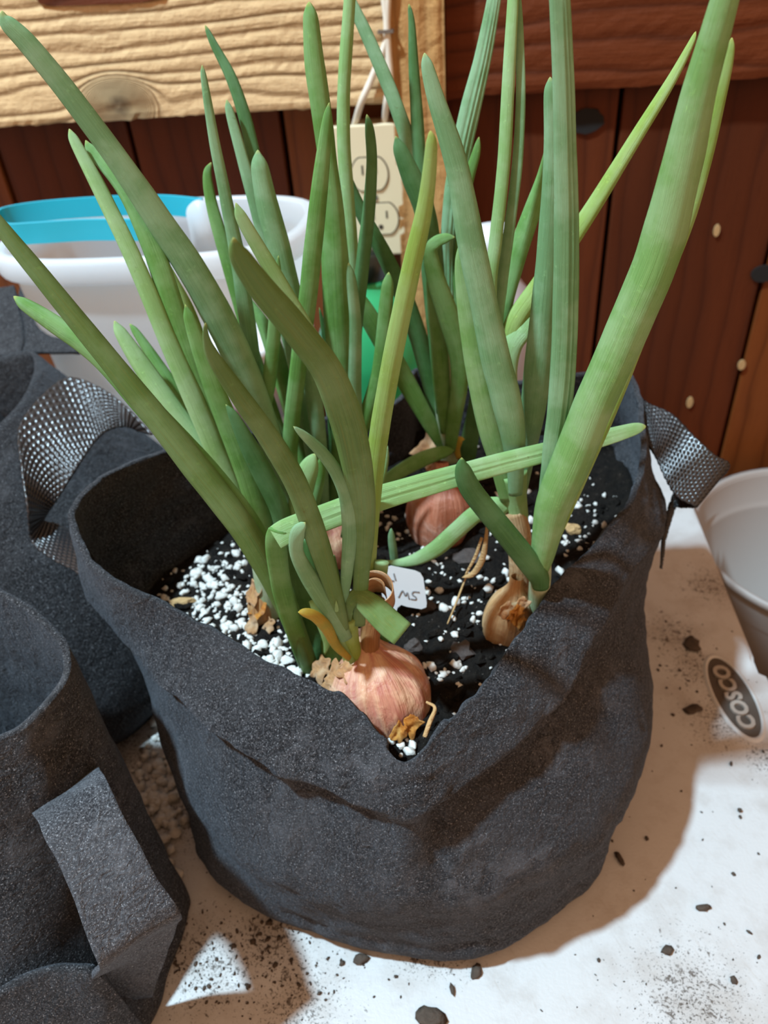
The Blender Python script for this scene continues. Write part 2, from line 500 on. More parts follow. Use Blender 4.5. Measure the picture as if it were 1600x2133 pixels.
M_TAG = plastic('white_tag_plastic', (0.78, 0.79, 0.80), 0.35, sss=0.2)
M_INK = plain('grey_marker_ink', (0.26, 0.25, 0.255), 0.7)
M_PINKP = plastic('pale_pink_plastic', (0.70, 0.52, 0.55), 0.4)
M_WHITEP = plastic('white_plastic', (0.82, 0.82, 0.82), 0.35)
M_STRIPE = plain('dark_red_stripe', (0.10, 0.018, 0.015), 0.5)
M_RED = plain('red_print', (0.5, 0.015, 0.02), 0.5)

# ================================================================== STRUCTURE
YB, YP = 0.75, 0.79           # face of the pine board, face of the planks
ZB = 0.340                    # underside of the board
FLOOR_Z = -0.72
bm = bmesh.new(); box(bm, (0, 0, FLOOR_Z - 0.02), (4.4, 4.0, 0.04))
tag(from_bm('floor', bm, M_FLOOR), kind='structure')

wall = empty('wall_back', (0, YP, FLOOR_Z))
tag(wall, kind='structure')
bm = bmesh.new(); box(bm, (0, YP + 0.035, 0.35), (3.6, 0.02, 2.14))
from_bm('backing', bm, M_DARK, wall)
gx = aty(1292, 192, YP).x + 0.002
edges = [gx]
w_ = [0.163, 0.150, 0.156, 0.148, 0.16, 0.15, 0.155, 0.15, 0.15, 0.15, 0.15]
for w in w_: edges.append(edges[-1] + w)
for w in [0.17, 0.150, 0.155, 0.145, 0.16, 0.15, 0.15, 0.15, 0.15, 0.15, 0.15]: edges.insert(0, edges[0] - w)
for i in range(len(edges) - 1):
    a, b = edges[i], edges[i + 1]
    if b < -1.75 or a > 1.75: continue
    bm = bmesh.new()
    dy = random.uniform(0, 0.0025)
    box(bm, ((a + b) / 2, YP + 0.0125 + dy, 0.35), (b - a - 0.0045, 0.022, 2.12), bevel=0.0018)
    from_bm('plank', bm, M_PLANK2 if (a > 0.28 or i % 3 == 0) else M_PLANK, wall)
# knot hole in a plank
kh = aty(1222, 252, YP)
bm = bmesh.new()
cyl(bm, (0, 0, 0), 0.0125, 0.003, 'Y', 20)
for v in bm.verts:
    v.co = Vector((v.co.x * 1.25 * (1 + 0.2 * noise.noise(v.co * 200)), v.co.y, v.co.z * 0.85 * (1 + 0.2 * noise.noise(v.co * 160)))) + Vector((kh.x, YP + 0.0005, kh.z))
from_bm('knot_hole', bm, M_HOLE, wall)
for (px, py, rx, rz) in ((1590, 570, 0.012, 0.009), (1493, 480, 0.003, 0.006), (1437, 838, 0.0035, 0.007), (1545, 760, 0.004, 0.006)):
    k = aty(px, py, YP)
    bm = bmesh.new()
    cyl(bm, (0, 0, 0), 1, 0.002, 'Y', 14)
    for v in bm.verts:
        v.co = Vector((v.co.x * rx, v.co.y, v.co.z * rz)) + k
    from_bm('knot' if px > 1580 else 'paint_fleck', bm, M_HOLE if px > 1580 else M_STRAW, wall)

def rough_beam(name, x0, x1, z0, z1, y0, y1, m, nx, nz, amp, seed):
    """a sawn timber: gridded faces with uneven, splintery edges and raised grain"""
    vs, fs = [], []
    ring = []
    pr = [(y1, z0)] + [(y0, z0 + (z1 - z0) * j / nz) for j in range(nz + 1)] + [(y1, z1)]
    for i in range(nx + 1):
        x = x0 + (x1 - x0) * i / nx
        for j, (y, z) in enumerate(pr):
            n1 = noise.noise((x * 30 + seed, z * 90, y * 30))
            n2 = noise.noise((x * 140 + seed, z * 200, 3.1))
            edge = 1.0 if j in (1, nz + 1) else 0.0
            vs.append((x, y + amp * (0.5 * n1 + 0.5 * n2) + edge * 0.0015, z + (edge + (j in (0, nz + 2))) * amp * (1.5 * noise.noise((x * 22 + seed, 5.5, z * 3)) + 1.0 * n2)))
    J = len(pr)
    for i in range(nx):
        for j in range(J - 1):
            fs.append((i * J + j, (i + 1) * J + j, (i + 1) * J + j + 1, i * J + j + 1))
    fs.append(tuple(range(J))); fs.append(tuple(nx * J + j for j in range(J))[::-1])
    return pydata(name, vs, fs, m, smooth=False)
px0 = aty(812, 140, YB).x
px1 = aty(926, 100, YB).x
tag(rough_beam('trim_1', -1.7, px0, ZB, 0.60, YB, YP + 0.001, M_PINE, 260, 50, 0.0016, 0.0), kind='structure')
tag(rough_beam('trim_2', px0 + 0.001, px1, -0.72, 1.2, YB - 0.002, YP + 0.001, M_POST, 6, 420, 0.0016, 9.0), kind='structure')
zb2 = aty(1160, 192, YB + 0.02).z
tag(rough_beam('trim_3', px1 + 0.001, 1.7, zb2, 0.60, YB + 0.022, YP + 0.001, M_STAINED, 160, 40, 0.0012, 4.0), kind='structure')
# worn dark gouge high on the pine board
bm = bmesh.new()
gv = [aty(*p, YB - 0.0022) for p in ((62, -40), (70, -8), (84, 8), (112, 13), (200, 10), (290, 6), (338, -4), (352, -40))]
f = bm.faces.new([bm.verts.new(p) for p in gv])
r = bmesh.ops.extrude_face_region(bm, geom=[f])
for v in r['geom']:
    if isinstance(v, bmesh.types.BMVert): v.co.y += 0.006
from_bm('gouge', bm, M_STAINED, bpy.data.objects['trim_1'])
# lower ledge along the wall that carries the nursery pots
bm = bmesh.new(); box(bm, (0.62, 0.555, -0.275), (0.78, 0.465, 0.03), bevel=0.003)
box(bm, (0.99, 0.4, -0.505), (0.04, 0.04, 0.43)); box(bm, (0.26, 0.4, -0.505), (0.04, 0.04, 0.43))
box(bm, (0.99, 0.75, -0.505), (0.04, 0.04, 0.43)); box(bm, (0.26, 0.75, -0.505), (0.04, 0.04, 0.43))
tag(from_bm('low_shelf', bm, M_STAINED), 'low dark stained wooden shelf under the beige pots beside the table', 'shelf')

# ================================================================== TABLE
XE = 0.2185
tb = empty('folding_table', (-0.35, 0.25, FLOOR_Z))
tag(tb, 'white plastic folding table dusted with potting soil under the black bags', 'table')
ol = [(-1.25, -0.32), (XE + 0.004, -0.32), (XE + 0.004, 0.386), (XE + 0.0035, 0.391), (XE - 0.001, 0.394), (XE - 0.001, 0.405), (XE, 0.41), (XE, 0.735), (XE - 0.006, 0.742), (-1.25, 0.742)]
bm = bmesh.new()
top = [bm.verts.new((x, y, 0)) for x, y in ol]
f = bm.faces.new(top)
r = bmesh.ops.extrude_face_region(bm, geom=[f])
for v in r['geom']:
    if isinstance(v, bmesh.types.BMVert): v.co.z -= 0.034
es = [e for e in bm.edges if abs(e.verts[0].co.z) < 1e-6 and abs(e.verts[1].co.z) < 1e-6]
bmesh.ops.bevel(bm, geom=es, offset=0.0035, segments=3, affect='EDGES')
from_bm('table_top', bm, M_TABLE, tb)
for x in (-1.1, 0.1):
    for y in (-0.2, 0.6):
        bm = bmesh.new(); cyl(bm, (x, y, (FLOOR_Z - 0.034) / 2), 0.014, -FLOOR_Z - 0.034, 'Z', 14)
        from_bm('leg', bm, M_METAL, tb)
# embossed oval badge with the maker's word
pa, pb = atz(1487, 1368, 0), atz(1573, 1541, 0)
bc = (pa + pb) / 2
bl = (pa - pb).length / 2
ba = math.atan2((pa - pb).y, (pa - pb).x)
Rb = Matrix.Translation((bc.x, bc.y, 0)) @ Matrix.Rotation(ba, 4, 'Z')
bm = bmesh.new()
N = 48
def oval(s, z): return [bm.verts.new(Rb @ Vector((bl * s * math.cos(2 * PI * i / N), bl * 0.36 * (s if s <= 1 else 1 + (s - 1) * 2.6) * math.sin(2 * PI * i / N), z))) for i in range(N)]
bm.faces.new(oval(0.97, 0.0004))
bdg = from_bm('badge_recess', bm, M_LOGO, tb)
bm = bmesh.new()
rings = [oval(0.95, 0.0002), oval(0.99, 0.0013), oval(1.03, 0.0013), oval(1.07, 0.0001)]
for q in range(3):
    for i in range(N):
        bm.faces.new((rings[q][i], rings[q][(i + 1) % N], rings[q + 1][(i + 1) % N], rings[q + 1][i]))
from_bm('badge_rim', bm, M_TABLEPLAIN, tb, True)
def text_mesh(name, s, size, M, m, parent, extrude=0.0006, offset=0.0):
    cu = bpy.data.curves.new(name, 'FONT')
    cu.body = s; cu.size = size; cu.extrude = extrude; cu.offset = offset
    cu.align_x = 'CENTER'; cu.align_y = 'CENTER'; cu.resolution_u = 3; cu.space_character = 1.05
    to = bpy.data.objects.new(name, cu)
    COL.objects.link(to)
    bpy.context.view_layer.update()
    me = bpy.data.meshes.new_from_object(to.evaluated_get(bpy.context.evaluated_depsgraph_get()))
    bpy.data.objects.remove(to); bpy.data.curves.remove(cu)
    me.transform(M)
    return link(name, me, parent, m)
text_mesh('lettering', 'COSCO', bl * 0.42, Rb @ Matrix.Translation((-0.001, 0, 0.0012)), M_LETTER, tb, 0.0008, 0.0006)

# ================================================================== MAIN GROW BAG
BC = np.array((-0.042, 0.318))
def PZ(l): return [tuple(atz(*p)) for p in l]
rim = PZ([(831, 1586, .163), (925, 1514, .167), (1036, 1394, .174), (1148, 1228, .182), (1245, 1128, .19), (1325, 1030, .198),
          (1344, 890, .206), (1300, 770, .208), (1150, 786, .202), (960, 800, .198), (866, 768, .202), (815, 835, .198), (600, 884, .196),
          (335, 938, .208), (155, 1038, .216), (196, 1185, .206), (430, 1306, .184), (625, 1414, .176), (726, 1459, .174)])
KR = len(rim)
def outward(i, dr, z):
    p = np.array(rim[i][:2]); d = p - BC; d /= np.linalg.norm(d)
    q = p + d * dr
    return (q[0], q[1], z)
ridge = PZ([(856, 1703, .140), (965, 1640, .143), (1108, 1528, .148), (1207, 1412, .154), (1292, 1235, .165), (1390, 1080, .165)]) + \
    [outward(6, 0.012, .165), outward(7, 0.006, .165), outward(8, 0.004, .16), outward(9, 0.003, .16), outward(10, 0.003, .16), outward(11, 0.002, .16),
     outward(12, 0.0, .16), outward(13, -0.004, .165)] + \
    PZ([(188, 1200, .160), (226, 1300, .158), (318, 1408, .156), (490, 1556, .150), (680, 1650, .143)])
def angs():
    out = []
    for p in ridge:
        out.append(math.atan2(p[1] - BC[1], p[0] - BC[0]))
    return out
A = angs()
def circ(r, z, rf=None):
    o = []
    for a in A:
        rr = r
        if rf: rr = r + rf * max(0, -math.sin(a)) ** 2
        o.append((BC[0] + rr * math.cos(a), BC[1] + rr * math.sin(a), z))
    return o
def lerp_ring(a, b, t): return [tuple((1 - t) * np.array(p) + t * np.array(q)) for p, q in zip(a, b)]
mid1 = lerp_ring(rim, ridge, 0.5)
mid1 = [(p[0], p[1], p[2] + (0.003 if i < 5 or i > 14 else 0)) for i, p in enumerate(mid1)]
under = []
for i, p in enumerate(ridge):
    d = np.array(p[:2]) - BC; d /= np.linalg.norm(d)
    k = 0.006 if (i <= 3 or i >= 15) else 0.001
    under.append((p[0] - d[0] * k, p[1] - d[1] * k, p[2] - 0.010))
belly = circ(0.153, 0.085, -0.008)
low = None
foot = circ(0.140, 0.0025)
for i_, p_ in {0: (958, 1996), 1: (1062, 1962), 2: (1165, 1888), 3: (1236, 1818), 15: (440, 1782), 16: (520, 1880), 17: (648, 1940), 18: (800, 1984)}.items():
    foot[i_] = tuple(atz(*p_, 0.0025))
def grow(rg, k, z): return [(BC[0] + (p[0] - BC[0]) * k, BC[1] + (p[1] - BC[1]) * k, z) for p in rg]
seam = grow(foot, 1.035, 0.027)
b1 = grow(foot, 1.03, 0.012)
b0 = foot
low = lerp_ring(belly, grow(foot, 1.035, 0.027), 0.62)
rings = [rim, mid1, ridge, under, belly, low, seam, b1, b0]
NA, = (380,)
dense = np.array([catmull(r_, NA, True) for r_ in rings])        # rings x NA x 3
rows = []
SEG = [9, 9, 4, 14, 7, 4, 3, 4]
tt = []
for j, s in enumerate(SEG):
    tt += [j + k / s for k in range(s)]
tt.append(len(rings) - 1)
for i in range(NA):
    pass
from_idx = np.array(tt)
ii = np.minimum(from_idx.astype(int), len(rings) - 2)
u = (from_idx - ii)[:, None, None]
p1, p2 = dense[ii], dense[ii + 1]
p0 = dense[np.maximum(ii - 1, 0)]; p3 = dense[np.minimum(ii + 2, len(rings) - 1)]
G = 0.5 * (2 * p1 + (p2 - p0) * u + (2 * p0 - 5 * p1 + 4 * p2 - p3) * u ** 2 + (3 * p1 - p0 - 3 * p2 + p3) * u ** 3)
G = np.where(((ii == 2) | (ii == 1))[:, None, None], 0.65 * ((1 - u) * p1 + u * p2) + 0.35 * G, G)
J = len(tt)
vs = []
CF0 = np.array(atz(872, 1740, .12))
for j in range(J):
    for i in range(NA):
        p = G[j, i]
        d = p[:2] - BC; r_ = np.linalg.norm(d); d = d / r_
        a = math.atan2(d[1], d[0])
        v = Vector(p)
        n_ = 0.0022 * noise.noise(v * 42) + 0.0012 * noise.noise(v * 110) + 0.0006 * noise.noise(v * 240)
        front = max(0, -math.sin(a))
        up = 1.0 if tt[j] < 2.4 else max(0.25, 1 - (tt[j] - 2.4) * 0.5)
        # gathered creases in the slumped upper panel
        cr = noise.noise((a * 7 + 0.6 * math.sin(tt[j] * 3), tt[j] * 1.3, 1.7))
        n_ += up * front * 0.0030 * (abs(cr) - 0.25)
        # seam groove
        n_ -= 0.0016 * math.exp(-((tt[j] - 6) / 0.22) ** 2)
        # front dent running down from the notch fold
        da = (a - (-PI / 2 + 0.26))
        da2 = a - math.atan2(CF0[1] - BC[1], CF0[0] - BC[0]) - 0.06
        n_ -= 0.006 * math.exp(-(da2 / 0.035) ** 2) * math.exp(-((tt[j] - 3.0) / 0.75) ** 2)
        n_ += 0.004 * math.exp(-((da2 + 0.11) / 0.09) ** 2) * math.exp(-((tt[j] - 2.9) / 0.8) ** 2)
        fade = min(1.0, (J - 1 - j) / 6.0)
        zz = 0.001 * noise.noise(v * 60 + Vector((9, 1, 4))) if tt[j] < 3 else 0
        vs.append((p[0] + d[0] * n_ * fade, p[1] + d[1] * n_ * fade, max(p[2] + zz, 0.0012)))
fs = [(j * NA + i, (j + 1) * NA + i, (j + 1) * NA + (i + 1) % NA, j * NA + (i + 1) % NA) for j in range(J - 1) for i in range(NA)]
vs.append((BC[0], BC[1], 0.0012)); c = len(vs) - 1
fs += [((J - 1) * NA + i, c, (J - 1) * NA + (i + 1) % NA) for i in range(NA)]
bag = empty('grow_bag', (BC[0], BC[1], 0))
tag(bag, 'large black felt grow bag full of sprouting shallots, rim slumped at the front', 'planter')
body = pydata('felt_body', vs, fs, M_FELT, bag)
mod(body, 'SOLIDIFY', thickness=0.0034, offset=-1.0)

def ribbon(name, A_, B_, m, parent, cells_w=9, cells_l=46, res=4, thick=0.0016, weave=0.0012, smooth_n=None):
    """woven strap between two edges given as (px, py, z)"""
    nl, nw = cells_l * res, cells_w * res
    a = catmull(PZ(A_), nl + 1); b = catmull(PZ(B_), nl + 1)
    T = np.gradient((a + b) / 2, axis=0)
    Wd = b - a
    Nn = np.cross(T, Wd); Nn /= np.linalg.norm(Nn, axis=1)[:, None] + 1e-9
    vs, uv = [], []
    for i in range(nl + 1):
        for j in range(nw + 1):
            t = j / nw
            p = a[i] * (1 - t) + b[i] * t
            if weave:
                ci = i / res; cj = j / res + 0.5 * (int(i / res) % 2)
                h = weave * (abs(math.sin(PI * ci)) ** 0.9 * abs(math.sin(PI * cj)) ** 0.9)
            else:
                h = 0.0010 * noise.noise(Vector(p) * 90)
            vs.append(p + Nn[i] * h)
            uv.append((t, i / nl))
    s = nw + 1
    fs = [(i * s + j, (i + 1) * s + j, (i + 1) * s + j + 1, i * s + j + 1) for i in range(nl) for j in range(nw)]
    o = pydata(name, vs, fs, m, parent, uv=uv)
    mod(o, 'SOLIDIFY', thickness=thick, offset=0.0)
    return o
ribbon('webbing_handle',
       [(318, 905, .200), (262, 846, .214), (205, 806, .220), (143, 788, .222), (85, 828, .220), (40, 892, .214), (44, 975, .204), (56, 1060, .188), (66, 1128, .166), (110, 1166, .165), (165, 1196, .170), (215, 1255, .172)],
       [(290, 895, .196), (262, 888, .200), (225, 898, .200), (198, 922, .198), (170, 962, .194), (146, 1000, .188), (120, 1040, .180), (98, 1066, .172), (90, 1086, .166), (128, 1096, .165), (172, 1128, .178), (205, 1180, .186)],
       M_WEB, bag, 11, 58)
ribbon('webbing_handle',
       [(1326, 822, .206), (1352, 840, .207), (1400, 862, .206), (1446, 908, .203), (1490, 948, .197), (1520, 968, .19), (1490, 1000, .172), (1420, 1010, .163), (1392, 1060, .150), (1380, 1130, .135)],
       [(1342, 925, .193), (1352, 930, .193), (1368, 955, .190), (1388, 1000, .183), (1412, 1036, .176), (1450, 1056, .170), (1420, 1058, .158), (1405, 1062, .150), (1384, 1130, .135), (1378, 1185, .125)],
       M_WEB, bag, 11, 58)

# ---- soil and perlite
sb = np.array([catmull(ridge, 200, True)])[0]
def soil_level(x, y):
    return 0.150 - 0.020 * min(1.0, max(0.0, (-0.115 - x) / 0.06))
vs, fs = [], []
NRr = 46
for k in range(NRr + 1):
    t = k / NRr
    for i in range(200):
        e = sb[i][:2]; d = e - BC
        q = BC + d * (0.955 * t)
        z = soil_level(q[0], q[1]) - 0.010 * max(0, (t - 0.8) / 0.2) * max(0.0, -d[1] / np.linalg.norm(d))
        n_ = 0.004 * noise.noise((q[0] * 38, q[1] * 38, 0)) + 0.0025 * noise.noise((q[0] * 130, q[1] * 130, 2)) + 0.0012 * noise.noise((q[0] * 330, q[1] * 330, 5))
        vs.append((q[0], q[1], z + n_))
for k in range(NRr):
    for i in range(200):
        fs.append((k * 200 + i, k * 200 + (i + 1) % 200, (k + 1) * 200 + (i + 1) % 200, (k + 1) * 200 + i))
# underside so the soil is a body
base_i = len(vs)
for i in range(200):
    e = sb[i][:2]; q = BC + (e - BC) * 0.90
    vs.append((q[0], q[1], 0.11))
vs.append((BC[0], BC[1], 0.11))
for i in range(200):
    fs.append((NRr * 200 + i, NRr * 200 + (i + 1) % 200, base_i + (i + 1) % 200, base_i + i))
    fs.append((base_i + i, base_i + (i + 1) % 200, base_i + 200))
soil = pydata('potting_soil', vs, fs, M_SOIL)
tag(soil, 'dark damp potting soil filling the grow bag around the shallot bulbs', 'soil', kind='stuff')
def soil_z(x, y):
    return soil_level(x, y) + 0.004 * noise.noise((x * 38, y * 38, 0)) + 0.0025 * noise.noise((x * 130, y * 130, 2))
def in_soil(x, y, s=0.93):
    d = np.array((x, y)) - BC
    a = math.atan2(d[1], d[0])
    k = np.argmin(np.abs(np.angle(np.exp(1j * (np.arctan2(sb[:, 1] - BC[1], sb[:, 0] - BC[0]) - a)))))
    return np.linalg.norm(d) < s * np.linalg.norm(sb[k][:2] - BC)
bmI = bmesh.new(); bmesh.ops.create_icosphere(bmI, subdivisions=2, radius=1)
IV = np.array([v.co[:] for v in bmI.verts]); IF = [[v.index for v in f.verts] for f in bmI.faces]; bmI.free()
bmI = bmesh.new(); bmesh.ops.create_icosphere(bmI, subdivisions=1, radius=1)
JV = np.array([v.co[:] for v in bmI.verts]); JF = [[v.index for v in f.verts] for f in bmI.faces]; bmI.free()
def blob(c, r, vsl, fsl, V=IV, F_=IF, amp=0.3, flat=(1, 1, 1)):
    off = random.uniform(0, 100)
    b = len(vsl)
    R = np.array(Matrix.Rotation(random.uniform(0, 6.28), 3, 'Z') @ Matrix.Rotation(random.uniform(0, 6.28), 3, 'X'))
    for v in V:
        k = 1 + amp * 1.6 * noise.noise((v[0] * 1.3 + off, v[1] * 1.3, v[2] * 1.3))
        q = R @ (v * k * r * np.array(flat))
        vsl.append((c[0] + q[0], c[1] + q[1], c[2] + q[2]))
    fsl += [[i + b for i in f] for f in F_]
vs, fs = [], []
clusters = [(atz(420, 1170, .15), .022, 260), (atz(500, 1290, .15), .018, 200), (atz(575, 1370, .15), .014, 170), (atz(470, 1230, .15), .02, 120), (atz(640, 1390, .15), .010, 60),
            (atz(390, 1240, .15), .02, 120), (atz(1200, 1120, .15), .03, 60), (atz(940, 1210, .15), .03, 60), (atz(990, 1290, .15), .03, 50), (atz(1200, 1080, .15), .035, 40),
            (atz(840, 1560, .15), .008, 16), (atz(800, 1090, .15), .03, 40), (atz(940, 1380, .15), .03, 60), (atz(980, 1110, .15), .03, 40)]
def put_perl(x, y, r):
    if not in_soil(x, y): return
    blob((x, y, soil_z(x, y) + r * 0.3), r, vs, fs, amp=0.42, flat=(1.15, 0.95, 0.75))
for c, s, n in clusters:
    for _ in range(int(n * 0.45)):
        x, y = random.gauss(c.x, s * 0.62), random.gauss(c.y, s * 0.62)
        put_perl(x, y, min(0.0032, 0.0008 + random.expovariate(1300)))
for _ in range(700):
    a, r_ = random.uniform(0, 2 * PI), math.sqrt(random.random()) * 0.17
    put_perl(BC[0] + r_ * math.cos(a), BC[1] + r_ * math.sin(a), min(0.003, 0.0006 + random.expovariate(1900)))
tag(pydata('perlite', vs, fs, M_PERL), 'loose white perlite grains scattered over the soil in the grow bag', 'perlite', kind='stuff')
vs, fs = [], []
for _ in range(1300):
    a, r_ = random.uniform(0, 2 * PI), math.sqrt(random.random()) * 0.17
    x, y = BC[0] + r_ * math.cos(a), BC[1] + r_ * math.sin(a)
    if not in_soil(x, y, 0.92): continue
    r = min(0.0042, 0.0009 + random.expovariate(900))
    blob((x, y, soil_z(x, y) + r * 0.15), r, vs, fs, JV, JF, 0.5, (1.3, 0.9, 0.7))
tag(pydata('soil_clods', vs, fs, M_SOIL, smooth=False), 'small dark clods of earth strewn over the soil in the grow bag', 'soil', kind='stuff')
# perlite spilt on the table between the bags
vs, fs = [], []
for _ in range(130):
    p = atz(random.gauss(335, 30), random.gauss(1650, 60), 0)
    dd = math.hypot(p.x - BC[0], p.y - BC[1])
    if dd < 0.152: continue
    r = random.uniform(0.0016, 0.0042)
    blob((p.x, p.y, r * 0.7), r, vs, fs, amp=0.35, flat=(1, 1, 0.8))
tag(pydata('spilled_perlite', vs, fs, M_PERL), 'white perlite spilled on the table in the gap between two black bags', 'perlite', kind='stuff')
# small crumbs of soil along the foot of the bag
vs, fs = [], []
for _ in range(520):
    k = random.random()
    if k < 0.45: px, py = random.gauss(470, 90), random.gauss(1990, 70)
    elif k < 0.62: px, py = random.gauss(660, 90), random.gauss(2010, 60)
    elif k < 0.74: px, py = random.uniform(560, 960), 0; py = 1925 + (px - 560) * 0.215 + random.gauss(0, 9)
    elif k < 0.86: px, py = random.gauss(1440, 50), random.gauss(1390, 50)
    else: px, py = random.uniform(1000, 1590), random.uniform(1500, 2130)
    p = atz(px, py, 0)
    if math.hypot(p.x - BC[0], p.y - BC[1]) < 0.14 or p.x > XE - 0.006: continue
    r = min(0.0016, 0.0003 + random.expovariate(3200))
    blob((p.x, p.y, r * 0.5), r, vs, fs, JV, JF, 0.3, (1.3, 1, 0.6))
tag(pydata('soil_dust', vs, fs, M_CRUMB), 'fine crumbs of dark soil sprinkled over the white table top', 'soil', kind='stuff')
# soil crumbs and bark bits one could pick up
CR_ = [(895, 2118, 30, 18, 'large flat brown bark bit near the bottom edge of the table'), (1390, 1981, 13, 7, 'oblong brown bark bit on the white table right of the bag'),
       (1465, 1893, 14, 6, 'slender dark bark splinter on the white table, highest of the right-hand bits'), (1527, 2043, 6, 7, 'tiny angular dark crumb at the lower right of the white table'),
       (992, 2025, 11, 14, 'dark crumb in the bag shadow just below the bag'), (1137, 1895, 12, 17, 'dark crumb touching the lower right foot of the bag'),
       (942, 2062, 5, 10, 'thin dark crumb on the lit table under the bag front'), (1290, 1790, 6, 14, 'thin brown crumb in the shadow right of the bag'),
       (1540, 1690, 4, 4, 'speck of soil on the bare white table below the badge'), (1443, 1480, 22, 9, 'smear-like soil clump left of the oval badge'),
       (1440, 1345, 16, 18, 'soil clump above the oval badge'), (752, 2000, 18, 9, 'dark soil clump under the left front of the bag')]
for px, py, rx, ry, lab in CR_:
    p = atz(px, py, 0)
    k = depth(p) / F_PX
    vs, fs = [], []
    blob((p.x, p.y, 0.0011), 1.0, vs, fs, IV, IF, 0.35, (1, 1, 1))
    q = [((v[0] - p.x) * rx * k, (v[1] - p.y) * ry * k * 1.15, max(0.0, (v[2] - 0.0011) * 0.0016 + 0.0012)) for v in vs]
    a = random.uniform(-.5, .5)
    o = pydata('bark_bit', [(p.x + x * math.cos(a) - y * math.sin(a), p.y + x * math.sin(a) + y * math.cos(a), z) for x, y, z in q], fs, M_CRUMB)
    tag(o, lab, 'bark', 'bits of bark and soil on the table')

# ================================================================== OTHER BAGS
def loft_bag(name_part, rings_, m, parent, seg=10, na=160, amp=0.002, thick=0.0036, close=True):
    D = np.array([catmull(r_, na, True) for r_ in rings_])
    K = len(rings_)
    t = np.linspace(0, K - 1, (K - 1) * seg + 1)
    i = np.minimum(t.astype(int), K - 2); u = (t - i)[:, None, None]
    p1, p2, p0, p3 = D[i], D[i + 1], D[np.maximum(i - 1, 0)], D[np.minimum(i + 2, K - 1)]
    G = 0.5 * (2 * p1 + (p2 - p0) * u + (2 * p0 - 5 * p1 + 4 * p2 - p3) * u ** 2 + (3 * p1 - p0 - 3 * p2 + p3) * u ** 3)
    vs = []
    cen = G.reshape(-1, 3).mean(0)
    for j in range(len(t)):
        for k in range(na):
            p = G[j, k]; v = Vector(p)
            d = p[:2] - cen[:2]; d /= np.linalg.norm(d) + 1e-9
            n_ = amp * (noise.noise(v * 35) + 0.5 * noise.noise(v * 90))
            vs.append((p[0] + d[0] * n_, p[1] + d[1] * n_, max(0.0012, p[2] + (0.6 * n_ if j < 3 else 0))))
    Jn = len(t)
    fs = [(j * na + k, (j + 1) * na + k, (j + 1) * na + (k + 1) % na, j * na + (k + 1) % na) for j in range(Jn - 1) for k in range(na)]
    if close:
        c = np.array(vs[(Jn - 1) * na:]).mean(0); vs.append(tuple(c)); ci = len(vs) - 1
        fs += [((Jn - 1) * na + k, ci, (Jn - 1) * na + (k + 1) % na) for k in range(na)]
    o = pydata(name_part, vs, fs, m, parent)
    mod(o, 'SOLIDIFY', thickness=thick, offset=-1.0)
    return o
# front-left bag
rimL = PZ([(135, 1372, .186), (124, 1418, .184), (55, 1497, .183), (0, 1530, .182), (-160, 1590, .18), (-420, 1560, .18), (-480, 1400, .185), (-300, 1230, .19), (-110, 1205, .192), (0, 1240, .192), (112, 1328, .188)])
baseL = PZ([(368, 1850, .002), (378, 1905, .002), (345, 2010, .002), (300, 2133, .002), (150, 2330, .002), (-250, 2380, .002), (-420, 2050, .002), (-330, 1760, .002), (-120, 1640, .002), (60, 1640, .002), (240, 1690, .002)])
midL = lerp_ring(rimL, baseL, 0.45)
midL = [(p[0] + 0.0, p[1], p[2]) for p in midL]
lowL = lerp_ring(rimL, baseL, 0.93)
lb = empty('small_grow_bag', (-0.30, 0.14, 0))
tag(lb, 'smaller empty black felt grow bag at the lower left with a wide felt strap loop', 'planter')
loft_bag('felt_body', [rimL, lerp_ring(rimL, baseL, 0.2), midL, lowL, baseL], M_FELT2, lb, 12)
def strip(name, Arow, Brow, m, parent, thick=0.003, n=60, nw=18):
    a = catmull(PZ(Arow), n); b = catmull(PZ(Brow), n)
    vs = []
    for i in range(n):
        for j in range(nw + 1):
            t = j / nw
            p = a[i] * (1 - t) + b[i] * t
            q = Vector(p)
            vs.append((p[0] + 0.001 * noise.noise(q * 60), p[1] + 0.001 * noise.noise(q * 60 + Vector((5, 0, 0))), max(0.001, p[2] + 0.0008 * noise.noise(q * 80))))
    s = nw + 1
    fs = [(i * s + j, (i + 1) * s + j, (i + 1) * s + j + 1, i * s + j + 1) for i in range(n - 1) for j in range(nw)]
    o = pydata(name, vs, fs, m, parent)
    mod(o, 'SOLIDIFY', thickness=thick, offset=0)
    return o
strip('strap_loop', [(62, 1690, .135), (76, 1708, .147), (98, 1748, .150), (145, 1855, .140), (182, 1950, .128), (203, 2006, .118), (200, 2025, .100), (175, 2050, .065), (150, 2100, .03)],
      [(206, 1600, .135), (217, 1612, .147), (236, 1655, .150), (287, 1755, .140), (332, 1838, .128), (371, 1895, .116), (368, 1918, .098), (345, 1985, .06), (318, 2070, .02)], M_STRAP_LIT, lb)
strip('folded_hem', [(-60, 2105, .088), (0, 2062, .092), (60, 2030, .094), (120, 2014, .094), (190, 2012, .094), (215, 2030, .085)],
      [(-60, 2290, .03), (10, 2270, .032), (90, 2250, .032), (170, 2220, .03), (250, 2190, .022), (300, 2140, .016)], M_FELT2, lb)
